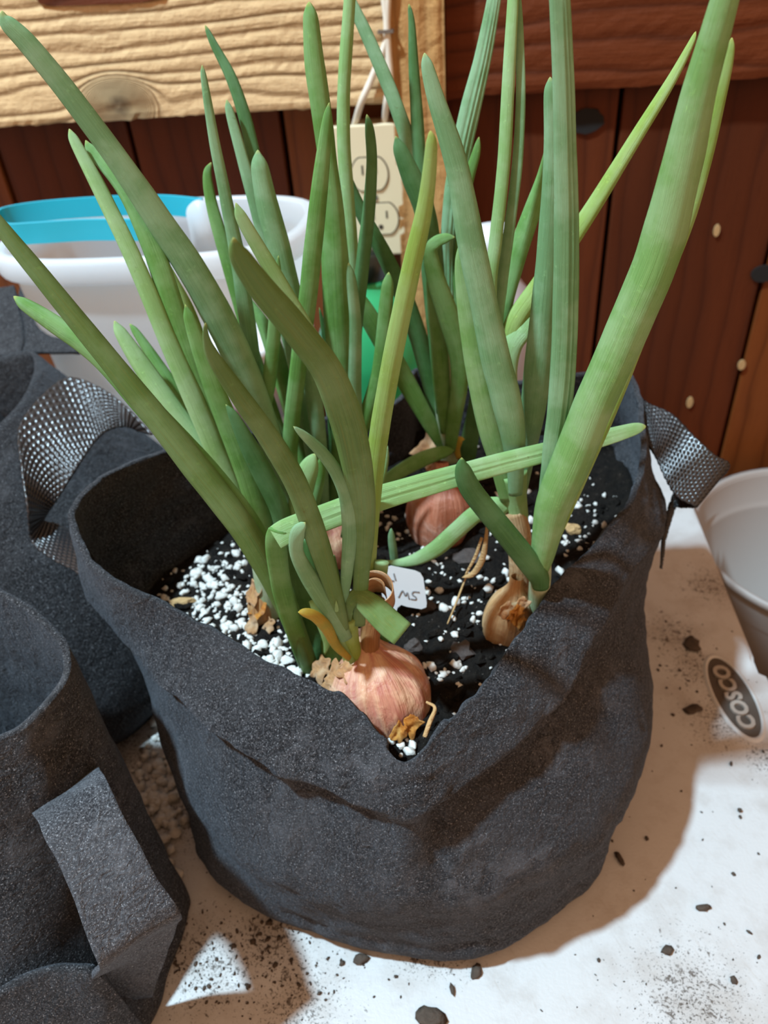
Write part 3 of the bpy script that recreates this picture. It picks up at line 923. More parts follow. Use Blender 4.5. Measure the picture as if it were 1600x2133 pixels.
# back-left bag
cB = np.array((-0.462, 0.455))
def ringB(dx, dy, r, z):
    o = []
    for k in range(20):
        a = 2 * PI * k / 20
        ca, sa = math.cos(a), math.sin(a)
        kq = 1.0 if z > 0.19 else (abs(ca) ** 3.2 + abs(sa) ** 3.2) ** (-1 / 3.2) if ca > 0 else 1.0
        x, y = cB[0] + dx + r * kq * ca * (1.20 if ca > 0 and z < 0.19 else 1.0), cB[1] + dy + r * kq * sa
        if x > -0.42: y = min(y, 0.533)
        o.append((x, y, z + (0.004 * math.sin(3 * a) if z > 0.19 else 0)))
    return o
bb = empty('tall_grow_bag', (cB[0], cB[1], 0))
tag(bb, 'tall black felt grow bag at the far left, its back flap standing up', 'planter')
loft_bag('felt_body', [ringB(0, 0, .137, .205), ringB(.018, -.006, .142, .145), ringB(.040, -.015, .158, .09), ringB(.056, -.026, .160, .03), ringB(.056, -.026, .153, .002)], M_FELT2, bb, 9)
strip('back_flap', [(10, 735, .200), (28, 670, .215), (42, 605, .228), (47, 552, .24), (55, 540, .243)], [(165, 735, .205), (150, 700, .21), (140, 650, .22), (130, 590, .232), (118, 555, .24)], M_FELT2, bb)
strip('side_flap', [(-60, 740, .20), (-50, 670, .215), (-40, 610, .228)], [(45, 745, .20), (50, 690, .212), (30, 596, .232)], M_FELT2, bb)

# ================================================================== THINGS AT THE BACK
# cloudy tub with teal hoop handle
zt = 0.28
tc = aty(330, 476, 0.613); tcx = tc.x - 0.004; tcy = 0.624
tub = empty('plastic_tub', (tcx, tcy, 0))
tag(tub, 'cloudy white plastic tub with a teal hoop handle lying on its rim', 'tub')
lathe('tub_body', [(0.0, 0.002), (0.100, 0.002), (0.106, 0.006), (0.121, 0.262), (0.1225, 0.2775)], (tcx, tcy, 0), M_TUB, tub, 72, 1.0, 0.64, 3.2)
lathe('tub_rim', [(0.1225, 0.2585), (0.129, 0.2595), (0.1305, 0.262), (0.1315, 0.275), (0.1295, 0.2785), (0.1235, 0.2795), (0.1215, 0.276)], (tcx, tcy, 0), M_TUB, tub, 72, 1.0, 0.66, 3.2)
# handle: a flat teal hoop
hp = [(425, 432), (330, 424), (200, 428), (80, 438), (8, 452), (2, 470), (20, 484), (80, 482), (180, 476), (300, 476)]
H3 = [np.array(atz(px, py, zt + 0.012)) for px, py in hp]
Hc = catmull(H3, 90)
vs, fs = [], []
Tn = np.gradient(Hc, axis=0); Tn /= np.linalg.norm(Tn, axis=1)[:, None]
for i, (p, t) in enumerate(zip(Hc, Tn)):
    s = np.array((-t[1], t[0], 0.0)); s /= np.linalg.norm(s) + 1e-9
    for (du, dz) in ((-0.0016, -0.009), (0.0016, -0.009), (0.0016, 0.007), (-0.0016, 0.007)):
        vs.append(p + s * du + np.array((0, 0, dz)))
for i in range(89):
    for k in range(4):
        fs.append((i * 4 + k, i * 4 + (k + 1) % 4, (i + 1) * 4 + (k + 1) % 4, (i + 1) * 4 + k))
fs += [(0, 1, 2, 3), (89 * 4 + 3, 89 * 4 + 2, 89 * 4 + 1, 89 * 4)]
o = pydata('hoop_handle', vs, fs, M_TEAL, tub, smooth=False); o['label'] = 'teal hoop handle'
e = atz(425, 436, zt + 0.008)
bm = bmesh.new(); cyl(bm, (0, 0, 0), 0.0115, 0.006, 'Y', 32)
for v in bm.verts:
    if v.co.z < -0.001: v.co.z -= 0.02; v.co.x *= 1.05
for v in bm.verts: v.co += Vector((e.x + 0.001, e.y - 0.013, e.z - 0.001))
from_bm('handle_lug', bm, M_TUB, tub, True)

# small tub of plant food with pink and striped print
fc = (-0.175, 0.507)
ft = empty('plant_food_tub', (fc[0], fc[1], 0))
tag(ft, 'small white tub with a pale pink panel above dark red stripes behind the grow bag', 'tub')
lathe('tub_body', [(0, 0.001), (0.031, 0.001), (0.033, 0.004), (0.034, 0.216), (0.033, 0.220), (0, 0.220)], (*fc, 0), M_WHITEP, ft, 40)
lathe('pink_panel', [(0.0335, 0.166), (0.0348, 0.166), (0.0349, 0.211), (0.0336, 0.211)], (*fc, 0), M_PINKP, ft, 40)['label'] = 'pale pink panel'
for k in range(9):
    z = 0.1585 - k * 0.0062
    lathe('stripe', [(0.0335, z - 0.0011), (0.0346, z - 0.0011), (0.0346, z + 0.0011), (0.0335, z + 0.0011)], (*fc, 0), M_STRIPE, ft, 40)
lathe('lid', [(0.0, 0.2265), (0.033, 0.226), (0.0358, 0.224), (0.036, 0.2135), (0.0345, 0.2135)], (*fc, 0), M_WHITEP, ft, 40)
bm = bmesh.new(); box(bm, (fc[0] + 0.0215, fc[1] - 0.0278, 0.1625), (0.006, 0.0015, 0.006), Matrix.Rotation(0.66, 3, 'Z'))
from_bm('red_mark', bm, M_RED, ft)

# green bottle
gb = empty('green_bottle', (-0.082, 0.60, 0))
tag(gb, 'translucent green plastic bottle with a black cap behind the shallot leaves', 'bottle')
gc = (-0.082, 0.60, 0)
lathe('bottle_body', [(0, 0.001), (0.042, 0.001), (0.047, 0.006), (0.047, 0.165), (0.0475, 0.17), (0.047, 0.175), (0.045, 0.19), (0.036, 0.212), (0.022, 0.226), (0.015, 0.232), (0.014, 0.246), (0, 0.246)], gc, M_GREENP, gb, 48)
lathe('cap', [(0.0165, 0.236), (0.0175, 0.238), (0.0175, 0.256), (0.016, 0.259), (0, 0.259)], gc, M_BLACKP, gb, 30)
# milky jug
jc = (0.022, 0.625, 0)
jg = empty('milky_jug', jc)
tag(jg, 'milky mauve plastic jug with a narrow neck behind the grow bag', 'jug')
lathe('jug_body', [(0, 0.001), (0.036, 0.001), (0.041, 0.006), (0.0425, 0.17), (0.040, 0.19), (0.033, 0.208), (0.022, 0.222), (0.0155, 0.232), (0.0145, 0.25), (0, 0.25)], jc, M_JUG, jg, 44)
lathe('cap', [(0.0155, 0.243), (0.0175, 0.244), (0.0175, 0.262), (0.015, 0.2645), (0, 0.2645)], jc, M_WHITEP, jg, 30)

# nursery pots beyond the table
def pot(cx, cy, zr, R, h, lab):
    r_ = empty('nursery_pot', (cx, cy, zr - h))
    tag(r_, lab, 'pot', 'beige nursery pots beside the table')
    b = R * 0.78
    prof = [(0, -h + .001), (b * 0.97, -h + .001), (b, -h + .004), (R * 0.925, -0.042), (R * 0.955, -0.036), (R * 0.985, -0.004), (R, 0), (R * 0.975, 0.0012), (R * 0.962, -0.003),
            (R * 0.93, -0.034), (R * 0.90, -0.038), (R * 0.885, -0.042), (b * 0.95, -h + .007), (0, -h + .006)]
    lathe('pot_wall', prof, (cx, cy, zr), M_POT, r_, 64)
    lathe('pot_lip', [(R * 0.97, 0.0005), (R * 0.985, 0.0032), (R * 1.012, 0.0035), (R * 1.02, 0.0), (R * 1.018, -0.006), (R * 0.99, -0.006)], (cx, cy, zr), M_POT, r_, 64)
    return r_
pot(0.364, 0.622, -0.062, 0.128, 0.1975, 'beige nursery pot on the low shelf against the wooden wall, larger of the two')
pot(0.335, 0.40, -0.13, 0.075, 0.1295, 'small beige nursery pot almost hidden behind the table corner')

# ---- outlet and cables
a, b = aty(703, 266, YB), aty(850, 524, YB)
ox0, ox1 = aty(690, 300, YB).x, aty(838, 395, YB).x
oz1, oz0 = aty(770, 262, YB).z, aty(770, 528, YB).z
ocx, ocz = (ox0 + ox1) / 2, (oz0 + oz1) / 2
out = empty('wall_outlet', (ocx, YP, ocz))
tag(out, 'cream two-socket wall outlet box mounted beside the pine post', 'outlet')
bm = bmesh.new(); box(bm, (ocx, (YB + YP) / 2 + 0.002, ocz), (ox1 - ox0, YP - YB - 0.002, oz1 - oz0), bevel=0.003)
from_bm('outlet_box', bm, M_CREAM, out)
bm = bmesh.new(); box(bm, (ocx, YB + 0.0005, ocz), (ox1 - ox0 + 0.003, 0.005, oz1 - oz0 + 0.003), bevel=0.0018, seg=3)
from_bm('cover_plate', bm, M_CREAM, out)
for pc in ((770, 363), (793, 456)):
    q = aty(*pc, YB - 0.003)
    s = empty('socket', (q.x, YB - 0.003, q.z)); s.parent = out; s.matrix_parent_inverse = Matrix.Translation(out.location).inverted()
    bpy.data.objects.remove(s)
    bm = bmesh.new(); cyl(bm, (0, 0, 0), 0.0172, 0.003, 'Y', 36)
    for v in bm.verts:
        v.co.z = max(-0.0142, min(0.0142, v.co.z)); v.co += Vector((q.x, YB - 0.0022, q.z))
    s = from_bm('socket', bm, M_CREAM, out)
    bm = bmesh.new(); cyl(bm, (0, 0, 0), 0.0184, 0.0006, 'Y', 36)
    for v in bm.verts:
        v.co.z = max(-0.0153, min(0.0153, v.co.z)); v.co += Vector((q.x, YB - 0.0022, q.z))
    from_bm('socket_gap', bm, M_SLOT, s)
    for dx, h in ((-0.0064, 0.0085), (0.0064, 0.0070)):
        bm = bmesh.new(); box(bm, (q.x + dx, YB - 0.0037, q.z + 0.004), (0.0017, 0.0006, h)); from_bm('slot', bm, M_SLOT, s)
    bm = bmesh.new(); cyl(bm, (q.x, YB - 0.0037, q.z - 0.0075), 0.0024, 0.0006, 'Y', 16); from_bm('ground_hole', bm, M_SLOT, s)
bm = bmesh.new(); q = aty(781, 410, YB); cyl(bm, (q.x, YB - 0.0025, q.z), 0.0032, 0.0012, 'Y', 18); from_bm('screw', bm, M_STAPLE, out)
yc = YB - 0.0065
c1 = [aty(*p, yc) for p in ((793, -70), (801, 0), (806, 50), (803, 90), (776, 160), (752, 215))] + [aty(737, 268, YB + 0.012)]
c2 = [aty(*p, yc) for p in ((812, -70), (806, 40), (809, 110), (813, 170), (805, 215))] + [aty(800, 272, YB + 0.012)]
for c, lab in ((c1, 'white electric cable running aslant into the left of the outlet box'), (c2, 'white electric cable running down beside the post into the outlet')):
    t = tube('power_cable', c, 0.0030, M_CABLE); tag(t, lab, 'cable', 'cables above the outlet')
bm = bmesh.new()
q = aty(803, 66, YB - 0.0105)
box(bm, (q.x, YB - 0.0105, q.z), (0.013, 0.0014, 0.0025)); box(bm, (q.x - 0.006, YB - 0.005, q.z), (0.0014, 0.011, 0.0025)); box(bm, (q.x + 0.006, YB - 0.005, q.z), (0.0014, 0.011, 0.0025))
tag(from_bm('cable_staple', bm, M_STAPLE), 'dark metal staple pinning the cables to the pine board', 'staple')

# ================================================================== SHALLOTS
def bulb(name, c, r, h, axis, m, parent, wr=0.05, pts=None, n=72, nj=40):
    """papery bulb: round belly drawn in to a neck at the top; axis = neck direction"""
    ax = Vector(axis).normalized()
    s = ax.orthogonal().normalized(); b = ax.cross(s)
    prof = np.array([(0.0, -0.50), (0.30, -0.48), (0.68, -0.36), (0.92, -0.14), (1.0, 0.06), (0.93, 0.24), (0.72, 0.40), (0.46, 0.51), (0.30, 0.60), (0.24, 0.72)])
    P = catmull(prof, nj)
    vs, uv = [], []
    off = random.uniform(0, 50)
    for j, (pr, pz) in enumerate(P):
        for i in range(n):
            a = 2 * PI * i / n
            k = 1 + wr * (noise.noise((math.cos(a) * 2.2 + off, math.sin(a) * 2.2, pz * 1.2)) + 0.6 * noise.noise((math.cos(a) * 6 + off, math.sin(a) * 6, pz * 1.8)) * (0.5 + max(0, pz) * 2.2))
            rr = max(pr, 0.001) * r * k
            q = Vector(c) + ax * (pz * h) + s * (rr * math.cos(a)) + b * (rr * math.sin(a))
            vs.append(q); uv.append((i / n, j / (nj - 1)))
    fs = [(j * n + i, j * n + (i + 1) % n, (j + 1) * n + (i + 1) % n, (j + 1) * n + i) for j in range(nj - 1) for i in range(n)]
    return pydata(name, vs, fs, m, parent, uv=uv)
def leaf(parent, pts, y0, y1=None, mat='green', flat=0.55, tip=True, name='leaf', bend=1.25, ridge_=0.06, grooves=()):
    """pts run tip to base as (px, py, width in px); y0 = distance of the base along Y, y1 = of the tip"""
    if y1 is None: y1 = y0
    P = np.array([p[:2] for p in pts], float)
    Wp = np.array([p[2] for p in pts], float)
    ns = max(14, min(90, int(np.sum(np.linalg.norm(np.diff(P, axis=0), axis=1)) / 9)))
    C = catmull(P, ns)
    Wd = np.maximum(catmull(Wp[:, None], ns)[:, 0], 1.0)
    seg = np.r_[0, np.cumsum(np.linalg.norm(np.diff(C, axis=0), axis=1))]
    t = seg / seg[-1]
    X = []
    for (px, py), tt_ in zip(C, t):
        y = y0 + (y1 - y0) * (1 - tt_) ** bend
        X.append(np.array(aty(px, py, y)))
    X = np.array(X)
    dp = np.array([depth(x) for x in X])
    R = Wd * dp / F_PX / 2
    if tip:
        Lw = max(14.0, Wp[1] * 1.1)
        x_ = np.clip(seg / Lw, 0, 1)
        R = R * (0.06 + 0.94 * np.sqrt(1 - (1 - x_) ** 2))
    T = np.gradient(X, axis=0); T /= np.linalg.norm(T, axis=1)[:, None] + 1e-9
    n = 44 if grooves else 16
    vs, uv = [], []
    off = random.uniform(0, 90)
    camv = np.array(CAM)
    for i in range(ns):
        vd = X[i] - camv; vd /= np.linalg.norm(vd)
        s = np.cross(T[i], vd); s /= np.linalg.norm(s) + 1e-9
        b = np.cross(s, T[i])
        for k in range(n):
            a = 2 * PI * k / n
            rr = 1 + ridge_ * math.cos(3 * a + off) + 0.05 * noise.noise((X[i][0] * 60 + off, X[i][2] * 60, k * 0.2))
            for g in grooves:
                rr -= 0.30 * math.exp(-((math.atan2(math.sin(a - g), math.cos(a - g))) / 0.10) ** 2) * min(1, 6 * t[i]) * min(1, 5 * (1 - t[i]))
            vs.append(X[i] + R[i] * rr * (math.cos(a) * s + flat * math.sin(a) * b))
            uv.append((abs(k / n * 2 - 1), t[i] if tip else 0.06 + 0.94 * t[i]))
    fs = [(j * n + k, j * n + (k + 1) % n, (j + 1) * n + (k + 1) % n, (j + 1) * n + k) for j in range(ns - 1) for k in range(n)]
    fs.append(tuple(range(n))[::-1]); fs.append(tuple((ns - 1) * n + k for k in range(n)))
    return pydata(name, vs, fs, L[mat] if isinstance(mat, str) else mat, parent, uv=uv)
def husk(name, c, size, m, parent, seed, normal=(0, -0.6, 0.8), curl=0.6):
    """a crumpled scrap of papery skin"""
    nrm = Vector(normal).normalized(); s = nrm.orthogonal().normalized(); b = nrm.cross(s)
    n = 14
    vs = []
    for i in range(n + 1):
        for j in range(n + 1):
            u_, v_ = i / n - .5, j / n - .5
            k = 1 + 0.5 * noise.noise((math.atan2(v_, u_) * 1.5 + seed, seed, 0))
            h = curl * (u_ * u_ - 0.3 * v_) + 0.30 * noise.noise((u_ * 2.6 + seed, v_ * 2.6, seed)) + 0.06 * noise.noise((u_ * 9 + seed, v_ * 9, seed))
            sh = Vector((u_, v_)) * k
            vs.append(Vector(c) + size * (s * sh.x + b * sh.y * 0.8 + nrm * (h * 0.6)))
    fs = [(i * (n + 1) + j, (i + 1) * (n + 1) + j, (i + 1) * (n + 1) + j + 1, i * (n + 1) + j + 1) for i in range(n) for j in range(n)]
    uv = [(i / n, j / n) for i in range(n + 1) for j in range(n + 1)]
    o = pydata(name, vs, fs, m, parent, uv=uv)
    mod(o, 'SOLIDIFY', thickness=0.0004, offset=0)
    return o

# ---- 1: the big front bulb
y1_ = 0.228
P1 = empty('shallot_plant', atz(785, 1480, .15)); GRP = 'shallots sprouting in the grow bag'
tag(P1, 'shallot with the large pink bulb at the front notch and olive leaves above it', 'plant', GRP)
c = atz(792, 1464, .1465)
bulb('bulb', c, 0.0262, 0.054, (-0.22, 0.42, 0.88), M_SKIN_PINK, P1, 0.10, n=120, nj=60)
tube('dry_neck', [aty(768, 1395, .246), aty(770, 1340, .250), aty(776, 1285, .254), aty(782, 1250, .256)], [0.0060, 0.0050, 0.0048, 0.0052], M_NECK_BROWN, P1, 14)['label'] = 'brown dried neck'
# curled scroll of dry skin on the neck
vs, uv = [], []
sc_ = aty(786, 1240, .252); nn = 60
for i in range(nn):
    t = i / (nn - 1)
    a = -2.6 + t * 8.6
    r = 0.0096 * (1 - 0.55 * t)
    for w in (-1, -0.3, 0.3, 1):
        vs.append(sc_ + CR * (r * math.cos(-a) + 0.0005 * w) + CU * (r * math.sin(-a) * 0.95 - 0.0036 * w) + CF * (0.0050 * w + 0.003 * t))
        uv.append((0.5 + w / 2, t))
fs = [(i * 4 + k, (i + 1) * 4 + k, (i + 1) * 4 + k + 1, i * 4 + k + 1) for i in range(nn - 1) for k in range(3)]
o = pydata('skin_scroll', vs, fs, M_HUSK, P1, uv=uv); mod(o, 'SOLIDIFY', thickness=0.0005)
o['label'] = 'tan scroll of dry skin'
leaf(P1, [(722, 1285, 46), (728, 1340, 44), (742, 1392, 40)], .246, .240, 'yellow', 0.8, tip=False, name='neck_sheath')
leaf(P1, [(486, 494, 18), (497, 530, 44), (545, 600, 58), (620, 690, 62), (680, 770, 66), (718, 860, 70), (740, 950, 68), (755, 1050, 56), (756, 1130, 44), (752, 1205, 34), (748, 1300, 26)], .240, .205, 'olive', .6)
leaf(P1, [(897, 272, 14), (899, 310, 26), (888, 420, 34), (862, 540, 40), (832, 680, 42), (803, 830, 42), (785, 950, 40), (774, 1060, 38), (768, 1150, 36), (764, 1215, 30), (760, 1300, 24)], .262, .245, 'yellow', .75)
leaf(P1, [(428, 672, 7), (430, 705, 16), (446, 745, 30), (500, 825, 41), (560, 910, 46), (614, 1000, 48), (650, 1090, 47), (680, 1180, 42), (704, 1260, 32), (716, 1310, 24)], .236, .212, 'olive', .6)
leaf(P1, [(611, 888, 8), (640, 913, 20), (672, 945, 26), (700, 985, 28), (722, 1040, 32), (728, 1110, 32), (722, 1190, 26), (716, 1250, 18), (715, 1300, 14)], .238, .222, 'grey', .6)
leaf(P1, [(636, 1088, 26), (620, 1110, 32), (618, 1150, 30), (640, 1195, 36), (668, 1240, 38), (700, 1290, 32), (722, 1330, 26)], .236, .226, 'grey', .6)
leaf(P1, [(696, 1155, 7), (697, 1180, 12), (706, 1220, 16), (713, 1265, 14), (716, 1300, 12)], .240, .236, 'olive', .7)
leaf(P1, [(838, 1322, 56), (812, 1300, 58), (775, 1265, 54), (745, 1245, 40), (726, 1262, 28), (722, 1300, 20)], .238, .226, 'olive', .18, tip=False)
leaf(P1, [(621, 1275, 12), (634, 1276, 20), (656, 1284, 24), (680, 1308, 26), (700, 1345, 20), (728, 1372, 12)], .237, .224, 'gold', .6)
leaf(P1, [(700, 1250, 6), (708, 1330, 18), (735, 1380, 12)], .240, .232, 'light', .4)
leaf(P1, [(796, 1170, 30), (792, 1200, 28), (786, 1230, 22)], .262, .258, 'light', .4, tip=False)
for k, (px, py, z, sz, nm) in enumerate(((700, 1405, .166, .012, (-.5, -.5, .8)), (726, 1396, .172, .011, (0, -.5, .9)), (684, 1428, .160, .010, (-.5, -.5, .7)), (757, 1400, .172, .010, (0, -.6, .8)), (712, 1424, .166, .010, (-.4, -.6, .7)))):
    husk('dry_husk', atz(px, py, z), sz, M_HUSK, P1, k * 3.3 + 1, nm)
for k, (px, py, z, sz) in enumerate(((832, 1526, .156, .0085), (856, 1512, .157, .0095))):
    husk('skin_flake', atz(px, py, z), sz, M_ORANGE, P1, k * 5.1 + 2, (0.15, -0.75, 0.6), 0.5)

# ---- 2: the shoot left of the front bulb with the long left leaves
P2 = empty('shallot_plant', atz(665, 1400, .15))
tag(P2, 'shallot left of the front bulb with one leaf folded sideways across the bag', 'plant', GRP)
leaf(P2, [(-60, 395, 20), (0, 470, 32), (90, 580, 40), (200, 715, 45), (310, 850, 51), (410, 975, 58), (500, 1090, 58), (565, 1200, 50), (612, 1300, 42), (650, 1400, 36)], .256, .262, 'olive', .6)
leaf(P2, [(28, 617, 12), (52, 634, 28), (110, 672, 38), (200, 735, 44), (290, 830, 50), (380, 930, 58), (460, 1020, 58), (530, 1110, 50), (590, 1230, 40), (640, 1370, 30)], .262, .285, 'green', .65)
leaf(P2, [(1346, 888, 16), (1325, 892, 26), (1250, 913, 36), (1120, 945, 42), (1000, 976, 46), (880, 1010, 50), (760, 1046, 54), (660, 1082, 56), (600, 1104, 54), (572, 1120, 50)], .243, .318, 'light', .22, bend=1.0, grooves=(-1.3, -1.75))
leaf(P2, [(580, 1104, 40), (576, 1125, 44), (580, 1170, 44), (590, 1230, 42), (610, 1300, 38), (640, 1385, 34)], .256, .2445, 'green', .3, tip=False)
leaf(P2, [(622, 1120, 60), (632, 1200, 66), (648, 1290, 62), (662, 1370, 54), (668, 1405, 40)], .262, .285, 'dark', .5, tip=False)
leaf(P2, [(690, 1270, 36), (692, 1340, 44), (696, 1395, 40)], .258, .262, 'green', .5, tip=False)
leaf(P2, [(676, 1365, 5), (680, 1335, 16), (668, 1290, 26), (652, 1250, 20)], .252, .248, 'light', .3)
husk('dry_husk', atz(668, 1392, .158), .012, M_HUSK, P2, 14.0, (-.3, -.6, .7))

# ---- 3: small shoot at the left with the tan husk
P3 = empty('shallot_plant', atz(550, 1290, .15))
tag(P3, 'shallot shoot in a ragged tan husk at the left, amid the thickest perlite', 'plant', GRP)
y3 = .295
bulb('bulb', atz(548, 1275, .152), 0.0085, 0.030, (0, .1, 1), M_SKIN_TAN, P3, 0.1)
leaf(P3, [(545, 1170, 44), (556, 1220, 52), (566, 1270, 50), (570, 1300, 40)], .297, .302, 'pale', .85, tip=False, name='neck_sheath')
for k, (px, py, z, sz) in enumerate(((530, 1235, .168, .012), (538, 1268, .160, .011), (528, 1298, .153, .010), (562, 1302, .153, .008))):
    husk('dry_husk', atz(px, py, z), sz, M_HUSK if k != 1 else M_ORANGE, P3, 20 + k * 2.7, (-.4, -.6, .6))
leaf(P3, [(144, 268, 9), (158, 300, 23), (210, 400, 31), (280, 545, 36), (345, 700, 38), (410, 850, 42), (470, 990, 40), (520, 1100, 32), (552, 1200, 24)], .300, .345, 'light', .6)
leaf(P3, [(178, 292, 9), (194, 318, 24), (262, 400, 35), (322, 530, 43), (368, 670, 48), (420, 820, 52), (475, 960, 52), (520, 1080, 40), (556, 1200, 26)], .304, .350, 'green', .6)
leaf(P3, [(238, 668, 10), (252, 695, 26), (300, 770, 40), (360, 860, 48), (425, 950, 54), (485, 1040, 50), (530, 1130, 36), (552, 1210, 24)], .300, .330, 'light', .6)
leaf(P3, [(270, 674, 8), (290, 702, 18), (345, 785, 28), (400, 870, 30), (460, 970, 30), (540, 1150, 24)], .312, .350, 'green', .6)
leaf(P3, [(314, 484, 6), (328, 525, 20), (362, 590, 24), (400, 660, 22), (450, 800, 22), (500, 950, 24), (550, 1180, 20)], .315, .365, 'yellow', .6)
leaf(P3, [(386, 634, 8), (396, 668, 26), (424, 750, 38), (462, 850, 44), (502, 950, 50), (532, 1040, 48), (552, 1120, 38), (560, 1210, 26)], .299, .315, 'green', .6)
leaf(P3, [(470, 842, 6), (488, 868, 22), (520, 930, 38), (556, 1000, 44), (586, 1070, 40), (590, 1140, 30), (572, 1220, 22)], .297, .300, 'dark', .6)

# ---- 4: hidden bulb in the middle, upright crowded leaves
P4 = empty('shallot_plant', atz(680, 1150, .15))
tag(P4, 'shallot in the middle whose pink bulb hides behind crowded upright leaves', 'plant', GRP)
y4 = .345
bulb('bulb', atz(695, 1140, .160), 0.0145, 0.036, (-.1, .2, 1), M_SKIN_PINK, P4, 0.06)
leaf(P4, [(4, 22, 12), (14, 45, 32), (60, 92, 42), (140, 190, 46), (230, 310, 47), (320, 440, 55), (400, 560, 62), (462, 670, 64), (512, 780, 62), (552, 880, 54), (585, 970, 46), (620, 1060, 36), (655, 1120, 26)], .345, .330, 'grey', .6)
leaf(P4, [(421, 135, 5), (426, 170, 14), (446, 290, 22), (472, 420, 26), (496, 540, 32), (514, 660, 34), (532, 790, 34), (552, 900, 30), (590, 1020, 26), (640, 1110, 20)], .352, .370, 'grey', .7)
leaf(P4, [(440, 338, 8), (432, 365, 18), (440, 420, 24), (462, 500, 28), (490, 600, 28), (530, 740, 26), (590, 920, 24), (650, 1110, 18)], .362, .400, 'green', .6)
leaf(P4, [(427, 52, 6), (444, 90, 16), (480, 160, 23), (508, 240, 27), (530, 330, 29), (560, 450, 29), (600, 640, 28), (640, 850, 26), (665, 1100, 20)], .366, .410, 'dark', .6)
leaf(P4, [(472, 207, 7), (480, 240, 19), (505, 330, 24), (535, 440, 28), (566, 560, 30), (610, 740, 30), (645, 920, 28), (668, 1110, 20)], .360, .395, 'grey', .6)
leaf(P4, [(537, 312, 14), (541, 345, 36), (556, 420, 46), (580, 510, 49), (602, 600, 48), (625, 690, 42), (650, 800, 36), (668, 950, 30), (676, 1110, 24)], .352, .365, 'grey', .65)
leaf(P4, [(491, 422, 9), (505, 455, 26), (545, 525, 31), (600, 620, 36), (655, 720, 38), (705, 820, 36), (735, 920, 32), (740, 1030, 28), (720, 1120, 22)], .330, .325, 'light', .55)
leaf(P4, [(580, 532, 5), (578, 590, 20), (572, 690, 28), (562, 790, 28), (552, 880, 26), (580, 1000, 22), (650, 1110, 16)], .348, .346, 'green', .6)
leaf(P4, [(686, 213, 6), (680, 260, 22), (668, 370, 34), (654, 500, 38), (640, 630, 38), (622, 760, 36), (608, 880, 34), (606, 970, 30), (630, 1070, 24), (660, 1130, 18)], .342, .352, 'green', .65)
leaf(P4, [(644, 3, 16), (648, 40, 32), (656, 130, 42), (670, 230, 42), (684, 340, 40), (694, 440, 48), (700, 560, 58), (706, 680, 58), (712, 800, 52), (712, 920, 40), (700, 1040, 30), (690, 1120, 22)], .362, .380, 'green', .6)
leaf(P4, [(732, -60, 24), (724, 60, 26), (716, 180, 27), (716, 300, 28), (724, 420, 29), (732, 540, 30), (736, 700, 30), (734, 880, 28), (716, 1100, 22)], .378, .420, 'light', .65)
leaf(P4, [(764, 238, 8), (770, 275, 20), (774, 340, 23), (768, 440, 27), (756, 540, 29), (744, 650, 28), (730, 800, 28), (715, 960, 24), (702, 1110, 20)], .370, .392, 'dark', .7)
leaf(P4, [(726, 547, 8), (732, 590, 22), (740, 680, 26), (738, 790, 28), (740, 900, 28), (738, 1000, 24), (716, 1110, 18)], .352, .352, 'grey', .6)
leaf(P4, [(810, 567, 12), (808, 600, 26), (800, 690, 30), (788, 780, 28), (765, 860, 30), (742, 940, 26), (718, 1060, 20)], .366, .372, 'green', .6)
leaf(P4, [(656, 945, 24), (648, 965, 40), (634, 1010, 46), (622, 1070, 46), (618, 1140, 44), (630, 1220, 36)], .300, .305, 'light', .6)
leaf(P4, [(665, 955, 8), (668, 985, 22), (658, 1030, 26), (648, 1070, 24)], .318, .318, 'green', .6)
leaf(P4, [(665, 640, 4), (690, 760, 24), (700, 860, 34), (706, 960, 36), (700, 1080, 26)], .382, .388, 'dark', .6)
leaf(P4, [(520, 620, 8), (560, 700, 34), (590, 790, 40), (620, 900, 38), (650, 1040, 28)], .378, .400, 'green', .6)
leaf(P4, [(608, 700, 30), (640, 830, 46), (664, 950, 50), (676, 1070, 40)], .384, .390, 'dark', .6, tip=False)

# ---- 5: the red bulb at the back
P5 = empty('shallot_plant', atz(912, 1090, .15))
tag(P5, 'shallot with a round red bulb and pale stem at the back of the bag', 'plant', GRP)
y5 = .408
bulb('bulb', atz(914, 1078, .160), 0.0205, 0.050, (0.05, .42, 1), M_SKIN_RED, P5, 0.05)
leaf(P5, [(918, 740, 34), (925, 820, 42), (932, 900, 44), (934, 960, 40)], y5, y5 - .002, 'pale', .85, tip=False, name='neck_sheath')
leaf(P5, [(852, 8, 6), (858, 50, 14), (862, 140, 22), (868, 230, 26), (874, 330, 28), (886, 480, 30), (900, 640, 30), (918, 820, 26)], .412, .440, 'dark', .6)
leaf(P5, [(700, -62, 18), (752, 45, 25), (790, 130, 28), (826, 220, 30), (856, 310, 32), (884, 420, 34), (905, 560, 34), (916, 740, 30)], .416, .446, 'grey', .5)
leaf(P5, [(824, 283, 10), (834, 312, 30), (858, 370, 42), (885, 440, 44), (900, 540, 42), (908, 680, 36), (922, 860, 26)], .404, .410, 'dark', .55)
leaf(P5, [(714, 336, 10), (722, 370, 22), (752, 440, 28), (800, 530, 34), (846, 630, 38), (880, 730, 38), (905, 830, 34), (925, 910, 24)], .410, .414, 'dark', .55)
leaf(P5, [(720, 590, 30), (765, 655, 40), (815, 740, 42), (860, 820, 38), (900, 890, 30), (925, 935, 22)], .404, .404, 'green', .5, tip=False)
leaf(P5, [(948, 494, 8), (930, 496, 20), (908, 506, 26), (898, 528, 30), (912, 590, 40), (936, 660, 44), (956, 730, 42), (958, 800, 36), (946, 880, 30), (938, 940, 22)], .400, .394, 'green', .4)
